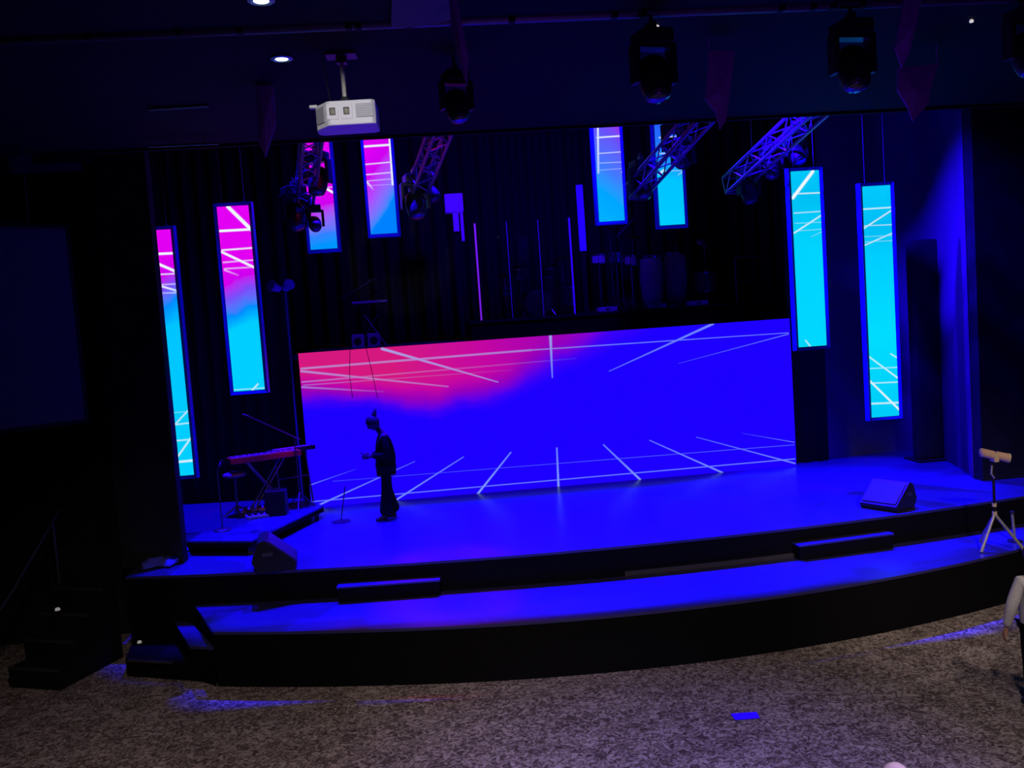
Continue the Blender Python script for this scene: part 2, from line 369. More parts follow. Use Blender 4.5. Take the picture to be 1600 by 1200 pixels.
# ================================================================== LED WALL
X0, X1, HW = -2.59, 7.137, 3.0
def wall_uv(px, py):
    p = ay(px, py, YB-.06); return p.x-X0, p.z-ZS
def wall_base(nt, uv):
    L = nt.links.new
    s = nt.nodes.new('ShaderNodeSeparateXYZ'); L(uv, s.inputs[0])
    un = nt.nodes.new('ShaderNodeMath'); un.operation = 'DIVIDE'; L(s.outputs[0], un.inputs[0]); un.inputs[1].default_value = X1-X0
    fc = nt.nodes.new('ShaderNodeFloatCurve'); c = fc.mapping.curves[0]
    pts = [(0, 2.12), (.12, 1.98), (.3, 1.78), (.4, 1.92), (.47, 2.22), (.55, 2.48), (.66, 2.95)]
    c.points[0].location = (0, 2.12/4); c.points[1].location = (1, 1)
    for u_, v_ in pts[1:]: c.points.new(u_, v_/4)
    fc.mapping.update(); L(un.outputs[0], fc.inputs['Value'])
    vb = nt.nodes.new('ShaderNodeMath'); vb.operation = 'MULTIPLY_ADD'; L(fc.outputs[0], vb.inputs[0]); vb.inputs[1].default_value = -4; L(s.outputs[1], vb.inputs[2])
    nz = nt.nodes.new('ShaderNodeTexNoise'); nz.inputs['Scale'].default_value = .9; nz.inputs['Detail'].default_value = 4; L(uv, nz.inputs['Vector'])
    ad = nt.nodes.new('ShaderNodeMath'); ad.operation = 'MULTIPLY_ADD'; L(nz.outputs['Fac'], ad.inputs[0]); ad.inputs[1].default_value = .45; L(vb.outputs[0], ad.inputs[2])
    mr = nt.nodes.new('ShaderNodeMapRange'); mr.interpolation_type = 'SMOOTHSTEP'; L(ad.outputs[0], mr.inputs[0])
    mr.inputs[1].default_value = -.02; mr.inputs[2].default_value = .85
    fd = nt.nodes.new('ShaderNodeMapRange'); L(un.outputs[0], fd.inputs[0]); fd.inputs[1].default_value = .18; fd.inputs[2].default_value = .62; fd.inputs[3].default_value = 1; fd.inputs[4].default_value = .28
    mu = nt.nodes.new('ShaderNodeMath'); mu.operation = 'MULTIPLY'; L(mr.outputs[0], mu.inputs[0]); L(fd.outputs[0], mu.inputs[1])
    r = nt.nodes.new('ShaderNodeValToRGB'); e = r.color_ramp.elements
    e[0].position = 0; e[0].color = (.012, 0, 1, 1); e[1].position = 1; e[1].color = (.66, .009, .21, 1)
    for p_, c_ in [(.12, (.05, 0, .9, 1)), (.42, (.30, 0, .50, 1)), (.7, (.55, .002, .36, 1))]:
        k = e.new(p_); k.color = c_
    L(mu.outputs[0], r.inputs['Fac'])
    return r.outputs['Color']
W = 78.0
wl = []
for (x0, y0, x1, y1, w0, w1, i0, i1) in [
    (597, 545, 778, 597, 6, 2.5, .75, .45), (471, 576, 830, 547, 4.5, 4, .5, .42), (830, 547, 1232, 520, 3, 1.8, .42, .40),
    (471, 580, 700, 604, 5, 3, .55, .25), (472, 597, 900, 560, 3.5, 2.5, .32, .03), (472, 605, 600, 612, 4, 3, .4, .03), (474, 602, 800, 578, 3, 2, .22, .02),
    (860, 524, 863, 590, 6.5, 2.5, .72, .45), (1114, 506, 952, 580, 5.5, 1.8, .55, .30), (1232, 522, 1060, 568, 2.2, 1.2, .42, .12),
    (485, 784, 1242, 717, 2.4, 2.4, .40, .44), (520, 752, 1241, 695, 1.7, 1.7, .10, .22),
    (484, 758, 556, 733, 2.5, 1.2, .38, .08), (494, 791, 648, 721, 3.6, 1.6, .62, .25), (616, 783, 724, 714, 3.8, 2.2, .62, .36),
    (743, 776, 798, 707, 5, 3, .72, .45), (873, 768, 870, 700, 5.2, 3, .75, .5), (1003, 752, 943, 695, 5, 2.8, .7, .42),
    (1132, 740, 1015, 688, 4, 2.2, .62, .36), (1242, 724, 1088, 683, 3.2, 1.6, .55, .28), (1241, 691, 1160, 677, 2.2, 1.2, .35, .08)]:
    a_ = wall_uv(x0, y0); b_ = wall_uv(x1, y1)
    wl.append((*a_, *b_, w0/2/W*.74, w1/2/W*.8, i0, i1))
M_wallpic = picture_mat('led_wall_picture', wall_base, wl, (.30, .44, 1.0))
led = thing('led_wall', ((X0+X1)/2, YB, ZS), 'wide low video wall showing blue and pink light lines at back of stage', 'video wall')
def face(name, w_, h_, y, mt, parent, z0=0):
    me = bpy.data.meshes.new(name)
    me.from_pydata([(-w_/2, y, z0), (w_/2, y, z0), (w_/2, y, z0+h_), (-w_/2, y, z0+h_)], [], [(0, 1, 2, 3)])
    l = me.uv_layers.new(name='UVMap')
    for i, uvc in enumerate([(0, 0), (w_, 0), (w_, h_), (0, h_)]): l.data[i].uv = uvc
    me.materials.append(mt); o = bpy.data.objects.new(name, me); C.objects.link(o); o.parent = parent; return o
WW = X1-X0
MB().box((0, .01, HW/2+.002), (WW+.02, .13, HW)).build('housing', M_house, led)
face('screen', WW, HW, -.06, M_wallpic, led)

# ================================================================== LED COLUMNS
def col_base(stops):
    def fn(nt, uv):
        L = nt.links.new
        s = nt.nodes.new('ShaderNodeSeparateXYZ'); L(uv, s.inputs[0])
        nz = nt.nodes.new('ShaderNodeTexNoise'); nz.inputs['Scale'].default_value = 2.2; nz.inputs['Detail'].default_value = 3; L(uv, nz.inputs['Vector'])
        a1 = nt.nodes.new('ShaderNodeMath'); a1.operation = 'MULTIPLY_ADD'; L(nz.outputs['Fac'], a1.inputs[0]); a1.inputs[1].default_value = .30; L(s.outputs[1], a1.inputs[2])
        a2 = nt.nodes.new('ShaderNodeMath'); a2.operation = 'MULTIPLY_ADD'; L(s.outputs[0], a2.inputs[0]); a2.inputs[1].default_value = stops[0]; L(a1.outputs[0], a2.inputs[2])
        d = nt.nodes.new('ShaderNodeMath'); d.operation = 'MULTIPLY_ADD'; L(a2.outputs[0], d.inputs[0]); d.inputs[1].default_value = 1/4.2; d.inputs[2].default_value = -.15/4.2
        r = nt.nodes.new('ShaderNodeValToRGB'); e = r.color_ramp.elements
        st_ = stops[1]
        e[0].position = st_[0][0]/4.2; e[0].color = (*st_[0][1], 1); e[1].position = st_[-1][0]/4.2; e[1].color = (*st_[-1][1], 1)
        for z, c in st_[1:-1]: k = e.new(z/4.2); k.color = (*c, 1)
        L(d.outputs[0], r.inputs['Fac']); return r.outputs['Color']
    return fn
mg = (.75, 0, .88); mg2 = (.62, 0, .86); vi = (.20, .07, .95); bl = (0, .25, 1); cy = (0, .62, 1); cy2 = (0, .50, .92)
def column(bx0, bx1, bpy_, hgt, Y, stops, lines, label, wires=True, line_col=(.85, .95, 1), frame_top=True):
    A = ay(*bx0, Y); B = ay(*bx1, Y)
    cx = (A.x+B.x)/2; z0 = (A.z+B.z)/2; wd = .5
    def uvp(px, py):
        p = ay(px, py, Y-.05); return p.x-(cx-wd/2), p.z-z0
    ls = []
    for (x0, y0, x1, y1, w0, i0, i1) in lines:
        ls.append((*uvp(x0, y0), *uvp(x1, y1), w0/2/90*.85, w0/2/90*.85, i0, i1))
    pm = picture_mat('led_column_picture', col_base(stops), ls, line_col)
    t = thing('led_column', (cx, Y, z0), label, 'light column', 0, 'hanging LED columns around the stage')
    MB().box((0, .02, hgt/2), (wd+.01, .13, hgt+.01)).build('housing', M_house, t)
    face('screen', wd, hgt, -.05, pm, t)
    # shallow chamfered frame added to imitate the blue halo round the lit panel
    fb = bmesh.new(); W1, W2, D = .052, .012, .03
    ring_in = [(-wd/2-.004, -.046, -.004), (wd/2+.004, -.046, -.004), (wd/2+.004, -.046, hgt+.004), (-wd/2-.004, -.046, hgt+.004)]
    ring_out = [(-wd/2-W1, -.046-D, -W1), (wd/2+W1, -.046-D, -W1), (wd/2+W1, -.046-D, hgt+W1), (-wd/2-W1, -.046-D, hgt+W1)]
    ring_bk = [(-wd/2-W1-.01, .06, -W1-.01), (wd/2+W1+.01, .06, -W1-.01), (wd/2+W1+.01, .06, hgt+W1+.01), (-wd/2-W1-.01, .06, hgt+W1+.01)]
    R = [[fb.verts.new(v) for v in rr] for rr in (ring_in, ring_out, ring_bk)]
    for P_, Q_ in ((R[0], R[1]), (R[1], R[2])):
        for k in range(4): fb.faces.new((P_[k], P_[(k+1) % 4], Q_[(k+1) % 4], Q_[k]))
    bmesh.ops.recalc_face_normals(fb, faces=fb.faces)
    f = MB(); f._merge(fb); f.build('frame', M_halo, t)
    if wires: [MB().cyl((s_*.18, 0, hgt), (s_*.18, 0, 10.0-z0), .006, n=6).build('suspension_wire', M_metal, t) for s_ in (-1, 1)]
    return t
YC = 15.03
column((255, 745), (305, 741), 0, 4.0, YC, (-.5, [(0, cy), (2.30, (0, .55, 1)), (2.62, bl), (2.9, vi), (3.1, mg2), (3.35, mg)]), [
    (242, 397, 285, 395, 4.5, 1, 1), (244, 411, 286, 429, 5, 1, 1), (246, 429, 286, 427, 3, .6, .6), (248, 445, 288, 443, 3, .4, .4), (248, 446, 289, 458, 4, .8, .6), (250, 458, 290, 457, 3, .3, .5),
    (270, 667, 297, 638, 3.2, .55, .5), (270, 645, 297, 643, 2, .2, .2), (270, 664, 302, 660, 3, .5, .5), (272, 689, 304, 686, 3, .55, .5), (276, 716, 304, 676, 3.5, .7, .6), (276, 722, 306, 719, 4.5, .75, .75)],
    'tallest-looking narrow magenta to cyan column at the far left of stage')
column((366.5, 612), (414.5, 608), 0, 3.0, YC, (-.35, [(0, cy), (.95, cy), (1.22, bl), (1.5, vi), (1.75, mg2), (2.0, mg)]), [
    (356, 323, 398, 364, 6.5, 1, 1), (344, 361, 397, 358, 4.5, 1, .95), (347, 391, 399, 387, 3.4, .75, .7), (347, 394, 402, 420, 4.5, .95, .9), (349, 410, 400, 406, 3, .45, .4), (351, 420, 400, 417, 3, .4, .35), (351, 422, 372, 430, 3, .5, .1), (394, 610, 403, 600, 3.5, .6, .5), (366, 609, 414, 606, 2.2, .3, .4)],
    'magenta to cyan hanging column just left of the stage centre curtains, second from left')
column((1245, 542), (1291, 540), 0, 3.0, YC, (0, [(0, (0, .68, 1)), (1.6, (0, .66, 1)), (2.6, (0, .52, .9)), (3.2, (0, .60, 1))]), [
    (1239, 309, 1270, 268, 6.5, 1, 1), (1240, 303, 1286, 301, 3, .6, .6), (1241, 333, 1287, 330, 2.6, .45, .45), (1241, 364, 1287, 334, 3.4, .62, .6), (1242, 349, 1287, 347, 2, .2, .2), (1244, 361, 1287, 358, 2, .2, .2), (1268, 370, 1288, 360, 2.5, .08, .2), (1259, 532, 1266, 541, 3, .5, .5)],
    'shorter cyan column on the right, nearest the video wall')
column((1357.5, 652), (1405, 649), 0, 4.0, YC, (0, [(0, (0, .60, .95)), (1.4, (0, .72, 1)), (2.8, (0, .62, 1)), (3.3, (0, .50, .9)), (4.1, (0, .60, 1))]), [
    (1346, 327, 1394, 324, 3, .6, .65), (1347, 353, 1394, 351, 2.4, .4, .45), (1348, 358, 1394, 328, 3.2, .65, .6), (1349, 384, 1395, 364, 3, .55, .5), (1348, 370, 1395, 368, 2, .15, .2), (1349, 378, 1395, 376, 2, .15, .2),
    (1356, 556, 1402, 590, 3.2, .55, .7), (1356, 576, 1402, 574, 2.4, .4, .4), (1357, 599, 1403, 597, 2.8, .5, .5), (1356, 592, 1405, 640, 4.2, .75, .85), (1358, 631, 1405, 629, 3.6, .65, .65), (1392, 553, 1402, 559, 3, .5, .5)],
    'taller cyan column at the far right of stage beside the wing wall')
YD = 17.3
column((486, 391), (528, 388), 0, 3.0, YD, (-.2, [(0, (0, .30, 1)), (.22, (.03, .22, 1)), (.5, (.32, .12, .95)), (.75, mg2), (1.1, mg)]), [
    (480, 250, 522, 249, 5, 1, 1), (482, 277, 524, 276, 3, .6, .6), (484, 294, 526, 292, 2.5, .45, .4), (512, 296, 526, 304, 5, 1, .9)],
    'magenta high column behind the left vertical truss', True)
column((580, 367), (621, 364), 0, 3.0, YD, (-1.3, [(-.5, (0, .22, 1)), (.0, (.0, .26, 1)), (.3, (.22, .16, 1)), (.65, (.45, .06, 1)), (1.0, (.62, 0, .88)), (1.6, mg)]), [
    (568, 229, 613, 226, 4.5, .9, .95), (570, 257, 614, 253, 3, .6, .6), (572, 273, 616, 269, 3, .55, .5), (573, 283, 617, 279, 2.5, .35, .3), (574, 285, 583, 296, 4, .8, .1), (608, 200, 613.5, 288, 5, 1, .8), (573, 290, 617, 288, 2, .2, .2)],
    'magenta and blue high column with a bright cyan right edge', True)
column((935, 347.5), (976, 344.5), 0, 3.0, YD, (.9, [(.0, (0, .44, 1)), (.7, (0, .38, 1)), (1.15, (.05, .20, 1)), (1.9, (.14, .08, .95)), (2.4, (.4, .0, .8))]), [
    (934, 190, 935, 270, 4.2, .9, .5), (933, 215, 975, 212, 3.6, .8, .8), (934, 240, 975, 237, 2.6, .5, .5), (934, 255, 975, 253, 2.2, .35, .35), (935, 266, 975, 263, 2, .25, .25), (972, 269, 976, 265, 3.5, .7, .7)],
    'blue high column with a bright left edge above the drum shield, left of pair', True)
column((1029, 353), (1070.5, 350.5), 0, 3.0, YD, (.2, [(0, (0, .60, 1)), (.9, (0, .55, 1)), (1.3, (.01, .25, 1)), (2.0, (.02, .10, 1))]), [
    (1030, 272, 1037, 266, 4.5, .8, .8), (1060, 273, 1070, 266, 3, .2, .4), (1029, 268, 1070, 266, 2, .3, .3), (1030, 240, 1071, 238, 2.6, .5, .5), (1030, 215, 1071, 213, 3, .6, .6)],
    'cyan high column behind the leaning truss, right of pair', True)

# ================================================================== CURTAINS
def curtain(name, x0, x1, y, z0, z1, label, amp=.06, wl_=.28):
    n = int((x1-x0)/.035); fr = []; bk = []
    for k in range(n+1):
        x = x0+(x1-x0)*k/n; yy = amp*math.sin(2*math.pi*x/wl_)+.3*amp*math.sin(2*math.pi*x/(wl_*2.7))
        fr.append((x, y+yy)); bk.append((x, y+yy+.02))
    o = MB().prism(fr+bk[::-1], z0, z1).build(name, M_cloth, None, True)
    for p in o.data.polygons: p.use_smooth = abs(p.normal.z) < .5
    return tag(recenter(o), label, 'curtain')
curtain('stage_curtain', -6.2, -2.75, 17.9, ZS, 10.0, 'black pleated curtain left of the video wall')
curtain('stage_curtain', 7.2, 7.95, 17.75, ZS, 10.0, 'black pleated curtain right of the video wall', amp=.03)
curtain('stage_curtain', -4, 9.5, 22.4, 4.2, 10.0, 'black backdrop curtain behind the drums', amp=.08, wl_=.4)

# tall black masking panel in the right wing
a0 = ay(1431, 690, 16.9); a1 = ay(1478, 372, 16.9)
t = thing('masking_panel', ((ay(1452, 690, 16.9)).x, 16.9, ZS), 'tall black rounded masking panel standing in the right wing', 'panel')
hp = a1.z-ZS; MB().box((0, 0, hp/2), (.60, .25, hp), bev=.08).build('panel', M_cloth, t)
MB().box((0, .05, .02), (.7, .6, .04)).build('foot', M_black, t)

# ================================================================== BAND PLATFORM
ZB = 4.17
bp_ = thing('band_platform', (XC, 20, ZS), 'raised black band platform behind the top of the video wall', 'platform')
MB().box((0, .1, ZB-ZS-.05), (WW+.5, 4.3, .1)).build('deck', M_deck, bp_)
MB().box((0, -1.95, (ZB-ZS-.1)/2), (WW-.3, .06, ZB-ZS-.1)).build('fascia', M_fascia, bp_)
for sx in (-1, 1):
    for sy in (-1.7, 2.0): MB().box((sx*4.9, sy, (ZB-ZS-.1)/2), (.12, .12, ZB-ZS-.1)).build('post', M_metal, bp_)
A = ay(735, 522, 18.9); B = ay(1222, 497, 18.9)
dr = thing('drum_riser', ((A.x+B.x)/2, 20.3, ZB), 'long low black riser under the drums', 'riser')
HR = .42; LR = B.x-A.x
MB().box((0, 0, HR-.03), (LR, 2.7, .06)).build('deck', M_black, dr)
MB().box((0, 0, (HR-.06)/2), (LR-.06, 2.6, HR-.06)).build('skirt', M_fascia, dr)
ZD = ZB+HR

def drum(r, d, axis='z', wrap=M_drum, parent=None, loc=(0, 0, 0), rot=None):
    M = (Euler(rot).to_matrix().to_4x4() if rot else Matrix.Identity(4))
    o1 = MB().lathe([(r, -d/2), (r, d/2)], loc, M).build('shell', wrap, parent, False)
    MB().lathe([(r*.99, d/2), (r*.99, d/2+.006), (r*.6, d/2+.01), (.01, d/2+.012)], loc, M).build('head', M_skinhead, parent)
    for s in (-1, 1): MB().lathe([(r+.002, s*d/2-.02), (r+.014, s*d/2-.02), (r+.014, s*d/2+.015), (r+.002, s*d/2+.015)], loc, M).build('hoop', M_chrome, parent)
    b = MB()
    for k in range(6):
        a = math.pi*k/3+.3; p = M @ Vector(((r+.015)*math.cos(a), (r+.015)*math.sin(a), -d/2)); q = M @ Vector(((r+.015)*math.cos(a), (r+.015)*math.sin(a), d/2))
        b.cyl(p+Vector(loc), q+Vector(loc), .007, n=6)
    tag(b.build('tension_rods', M_chrome, o1), kind='stuff')
def tripod(mb, h_, r=.012, spread=.28):
    mb.cyl((0, 0, .12), (0, 0, h_), r)
    for k in range(3):
        a = 2*math.pi*k/3+.5; mb.cyl((0, 0, .3), (spread*math.cos(a), spread*math.sin(a), .012), r*.9)
    return mb
YK = 20.3
def cymbal(px, py, y, r, tilt, label):
    p = ay(px, py, y); t = thing('cymbal', (p.x, y, ZD), label, 'cymbal', 0, 'cymbals on the drum riser'); hh = p.z-ZD
    M = Euler(tilt).to_matrix().to_4x4()
    MB().lathe([(r, 0), (r*.99, .004), (.07, .03), (.05, .05), (.012, .06), (.01, .05), (.06, .022), (r*.98, -.003)], (0, 0, hh), M).build('plate', M_brass, t, True)
    tripod(MB(), hh+.06).build('stand', M_chrome, t); MB().ball((0, 0, hh+.075), (.016, .016, .02)).build('wing_nut', M_plastic, t)
    return t
def base_p(px, y): return ay(px, 480, y).x
# main kit behind the shield
x = base_p(838, YK)
bd = thing('bass_drum', (x, YK-.3, ZD), 'bass drum facing front in the middle of the drum shield', 'drum')
drum(.28, .42, parent=bd, loc=(0, 0, .3), rot=(math.radians(90), 0, 0))
for s_ in (-1, 1): MB().cyl((.26*s_, -.1, .2), (.36*s_, -.2, .01), .012).build('spur', M_chrome, bd)
for px_, py_, r_, lab in [(812, 425, .15, 'smaller rack tom above the left of the bass drum'), (858, 423, .165, 'larger rack tom above the right of the bass drum')]:
    p = ay(px_, py_, YK-.25); t = thing('rack_tom', (p.x, YK-.22, ZD), lab, 'drum'); hz = p.z-ZD
    drum(r_, .2, parent=t, loc=(0, 0, hz), rot=(math.radians(18), 0, 0)); tripod(MB(), hz-.1).build('stand', M_chrome, t)
t = thing('floor_tom', (base_p(888, YK), YK+.05, ZD), 'floor tom standing right of the bass drum', 'drum'); drum(.2, .38, parent=t, loc=(0, 0, .42))
for k in range(3):
    a = 2*math.pi*k/3+.4; MB().cyl((.215*math.cos(a), .215*math.sin(a), .5), (.23*math.cos(a), .23*math.sin(a), 0), .008).build('leg', M_chrome, t)
t = thing('snare_drum', (base_p(795, YK), YK+.15, ZD), 'snare drum on a stand at the left of the kit', 'drum'); drum(.178, .15, parent=t, loc=(0, 0, .62)); tripod(MB(), .54).build('stand', M_chrome, t)
t = thing('drum_throne', (base_p(835, YK), YK+.75, ZD), 'round black drummer stool behind the bass drum', 'stool')
MB().lathe([(.17, .46), (.19, .49), (.19, .54), (.15, .56), (.01, .565)]).build('seat', M_cloth, t); tripod(MB(), .47, .016).build('stand', M_chrome, t)
cymbal(788, 432, YK+.2, .18, (.05, .1, 0), 'hi-hat cymbal at the left side of the kit')
cymbal(797, 408, YK, .22, (.25, .15, 0), 'crash cymbal high at left of the kit')
cymbal(878, 402, YK, .25, (.2, -.15, 0), 'ride cymbal high at right of the kit')
# shield around it
A = ay(752, 496, 19.15); A2 = ay(740, 333, 19.15); B = ay(897, 468, 19.15); B2 = ay(889, 331, 19.15)
sh = thing('drum_shield', (A.x, 19.15, ZD), 'clear drum shield panels with tall edges given a glow round the kit', 'shield')
hs = 2.05; gx = B.x-A.x
def sheet(x0, y0, x1, y1):
    d = Vector((x1-x0, y1-y0, 0)); n = Vector((-d.y, d.x, 0)).normalized()*.006
    return MB().prism([(x0-n.x, y0-n.y), (x1-n.x, y1-n.y), (x1+n.x, y1+n.y), (x0+n.x, y0+n.y)], .01, hs)
for k in range(3): sheet(gx*k/3+.01, 0, gx*(k+1)/3-.01, 0).build('acrylic_panel', M_acryl, sh)
sheet(gx+.02, .02, gx+.3, 1.3).build('acrylic_panel', M_acryl, sh)
for xe, nm in ((0, 0), (gx, 1)): MB().box((xe, 0, hs/2), (.035, .035, hs)).build('edge_strip', mat('shield_edge_added_glow', (.3, .2, .5), .4, emit=(.16, .01, .30) if nm == 0 else (.01, 0, .28), es=1.0), sh)  # emission stands in for stage light caught on the clear edges
for xe in (gx/3, 2*gx/3): MB().box((xe, 0, hs/2), (.012, .014, hs)).build('edge_strip', M_edge, sh)
# tall post right of the shield, pale speaker left of it
p = ay(908, 340, 19.6); t = thing('glow_post', (p.x, 19.6, ZD), 'upright shield post with an added blue glow right of the drum shield', 'light')
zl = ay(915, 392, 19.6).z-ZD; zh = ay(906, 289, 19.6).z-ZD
MB().box((0, 0, (zl+zh)/2), (.14, .1, zh-zl), bev=.02).build('tube', mat('post_blue_glow', (.1, .1, .4), .4, emit=BLUE, es=.75), t)  # emission imitates blue light caught on a shield edge, no lamp here
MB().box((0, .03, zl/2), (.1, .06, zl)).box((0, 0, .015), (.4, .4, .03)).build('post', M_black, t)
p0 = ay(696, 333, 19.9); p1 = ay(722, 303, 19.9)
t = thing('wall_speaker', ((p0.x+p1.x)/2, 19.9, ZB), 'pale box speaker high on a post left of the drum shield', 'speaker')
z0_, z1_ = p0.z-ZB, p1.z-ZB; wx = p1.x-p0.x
M_palebox = mat('speaker_shell_blue_glow', (.55, .5, .6), .5, emit=(.02, 0, .42), es=.8, noise=.06)  # emission stands in for blue stage light falling on the box
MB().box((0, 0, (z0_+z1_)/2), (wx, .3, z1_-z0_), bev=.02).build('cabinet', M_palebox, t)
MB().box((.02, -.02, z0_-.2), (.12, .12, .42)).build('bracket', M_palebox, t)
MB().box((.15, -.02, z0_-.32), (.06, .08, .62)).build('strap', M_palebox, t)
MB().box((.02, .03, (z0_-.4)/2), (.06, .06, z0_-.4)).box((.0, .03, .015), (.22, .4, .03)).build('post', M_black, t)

# percussion at right of the riser
for px0, px1, py0, py1, y, lab in [(1001, 1034, 398, 455, 20.2, 'pale conga drum, left of the two beside the cymbals'), (1039, 1071, 393, 458, 20.2, 'pale conga drum with a domed top, right of the two')]:
    a_ = ay(px0, py1, y); b_ = ay(px1, py0, y); r_ = (b_.x-a_.x)/2; hh = b_.z-ZD
    t = thing('conga', ((a_.x+b_.x)/2, y, ZD), lab, 'drum', 0, 'pair of congas on the riser')
    MB().lathe([(r_*.72, .02), (r_*.9, hh*.25), (r_, hh*.55), (r_*.98, hh*.8), (r_*.9, hh*.95), (r_*.86, hh*.97)]).build('shell', M_conga, t, True)
    MB().lathe([(r_*.9, hh*.94), (r_*.93, hh*.94), (r_*.93, hh*.985), (r_*.9, hh*.985)]).build('hoop', M_chrome, t)
    MB().lathe([(r_*.88, hh*.97), (r_*.84, hh*.99), (r_*.5, hh*1.0), (.01, hh*1.005)]).build('head', M_skinhead, t, True)
    MB().lathe([(r_*.73, 0), (r_*.75, 0), (r_*.75, .06), (r_*.73, .06)]).build('foot_ring', M_chrome, t)
for px_, py_, r_, lab in [(935, 398, .16, 'timbale drum at the left of the percussion set'), (962, 396, .17, 'timbale drum beside the conga pair'), (985, 400, .14, 'bongo-sized drum nearest the left conga')]:
    p = ay(px_, py_, 20.1); t = thing('timbale', (p.x, 20.1, ZD), lab, 'drum'); drum(r_, .2, parent=t, loc=(0, 0, p.z-ZD-.1), wrap=M_chrome if 'beside' in lab else M_conga); tripod(MB(), p.z-ZD-.2).build('stand', M_chrome, t)
cymbal(952, 358, 20.4, .26, (.2, .5, 0), 'tilted cymbal above the timbales')
cymbal(988, 370, 20.6, .2, (.3, .1, 0), 'small cymbal between the timbales and congas')
cymbal(1055, 378, 20.7, .24, (.1, -.1, 0), 'cymbal hanging flat above the congas')
cymbal(1100, 375, 20.5, .22, (.9, .2, 0), 'upright-tilted cymbal right of the congas')
t = thing('microphone_stand', (base_p(975, 19.9), 19.9, ZD), 'boom microphone stand reaching up over the percussion set', 'microphone stand')
tripod(MB(), 1.35).build('stand', M_metal, t); pz = ay(978, 368, 19.9).z-ZD; pz2 = ay(990, 342, 19.9)
MB().cyl((-.05, 0, pz), (pz2.x-t.location.x, 0, pz2.z-ZD), .016).build('boom', M_metal, t)
MB().cyl((-.05, 0, pz), (0, 0, 1.35), .012).cyl((pz2.x-t.location.x, 0, pz2.z-ZD), (pz2.x-t.location.x+.08, 0, pz2.z-ZD+.12), .026).build('microphone', M_plastic, t)
t = thing('floor_tom', (base_p(1102, 20.2), 20.2, ZD), 'dark floor tom at the right end of the percussion set', 'drum'); drum(.26, .42, parent=t, loc=(0, 0, .52))
for k in range(3):
    a = 2*math.pi*k/3+.4; MB().cyl((.275*math.cos(a), .275*math.sin(a), .6), (.29*math.cos(a), .29*math.sin(a), 0), .008).build('leg', M_chrome, t)
# small boxes on the riser
for px_, lab in [(948, 'flat grey pedal case in front of the timbales'), (1025, 'flat pale pedal case in front of the congas'), (1090, 'flat grey pedal case at the right end of the drum riser')]:
    t = thing('pedal_case', (base_p(px_, 19.2), 19.2, ZD), lab, 'case'); MB().box((0, 0, .05), (.42, .25, .1), bev=.012).build('body', M_conga, t); MB().box((0, -.13, .06), (.1, .02, .02)).build('handle', M_plastic, t)
# guard rail at right
t = thing('guard_rail', (base_p(1190, 19.3), 19.3, ZB), 'dark metal guard rail at the right end of the band platform', 'railing')
pa, pb = ay(1148, 403, 19.3), ay(1224, 407, 19.3); xa, xb = pa.x-t.location.x, pb.x-t.location.x; zr = pa.z-ZB
for xx in (xa, xb): MB().cyl((xx, 0, HR if xx < xb-.3 else 0), (xx, 0, zr), .022).build('post', M_metal, t)
MB().cyl((xa, 0, zr), (xb, 0, zr), .022).build('top_rail', M_metal, t); MB().cyl((xa, 0, zr*.62), (xb, 0, zr*.62), .018).build('mid_rail', M_metal, t)

# stage left part of the platform: table, stool pair, small stand lights
p = ay(578, 472, 19.6)
t = thing('keyboard_table', (p.x, 19.6, ZB), 'small dark keyboard table on thin legs on the band platform left', 'table'); hz = p.z-ZB
MB().box((0, 0, hz), (.75, .35, .05), bev=.01).build('top', M_conga, t)
for sx in (-1, 1): MB().cyl((-.3*sx, -.12, 0), (.3*sx, .12, hz-.02), .014).build('leg', M_metal, t)
for px_, lab in [(558, 'small pale amp box under the keyboard table, left'), (583, 'small pale amp box under the keyboard table, right')]:
    t = thing('amplifier', (ay(px_, 512, 19.3).x, 19.3, ZB), lab, 'amplifier'); MB().box((0, 0, .16), (.26, .24, .3), bev=.03).build('cabinet', M_conga, t); MB().lathe([(.08, 0), (.08, .012), (.06, .016), (.01, .01)], (0, -.12, .16), Euler((math.radians(90), 0, 0)).to_matrix().to_4x4()).build('cone', M_plastic, t)
p = ay(540, 470, 20.2)
t = thing('microphone_stand', (ay(556, 470, 20).x, 20.0, ZB), 'boom microphone stand beside the keyboard table', 'microphone stand'); tripod(MB(), 1.25).build('stand', M_metal, t)
MB().cyl((-.35, 0, 1.1), (.35, 0, 1.45), .01).build('boom', M_metal, t); MB().cyl((.35, 0, 1.45), (.48, 0, 1.5), .024).build('microphone', M_plastic, t)

# stand of two small lamps, between column and wall
p = ay(452, 447, 17.6)
t = thing('lamp_stand', (ay(458, 600, 17.6).x, 17.6, ZS), 'tall thin stand with two small lamp heads left of the video wall', 'lamp'); hz = p.z-ZS
MB().cyl((0, 0, 0), (0, 0, hz), .022).build('pole', mat('blue_grey_pole', (.25, .25, .3), .4, .4, noise=.1), t)
MB().lathe([(.18, 0), (.18, .02), (.03, .04)]).build('base', M_black, t)
for sx, cm in ((-.13, (.6, .15, .5)), (.1, (.35, .2, .6))):
    MB().lathe([(.05, -.12), (.07, -.1), (.1, .06), (.11, .1), (.09, .1)], (sx-.05, 0, hz), Euler((math.radians(70), 0, math.radians(40*(1 if sx > 0 else -1)))).to_matrix().to_4x4(), 14).build('lamp_head', mat('lamp_shell', cm, .5, noise=.1), t)

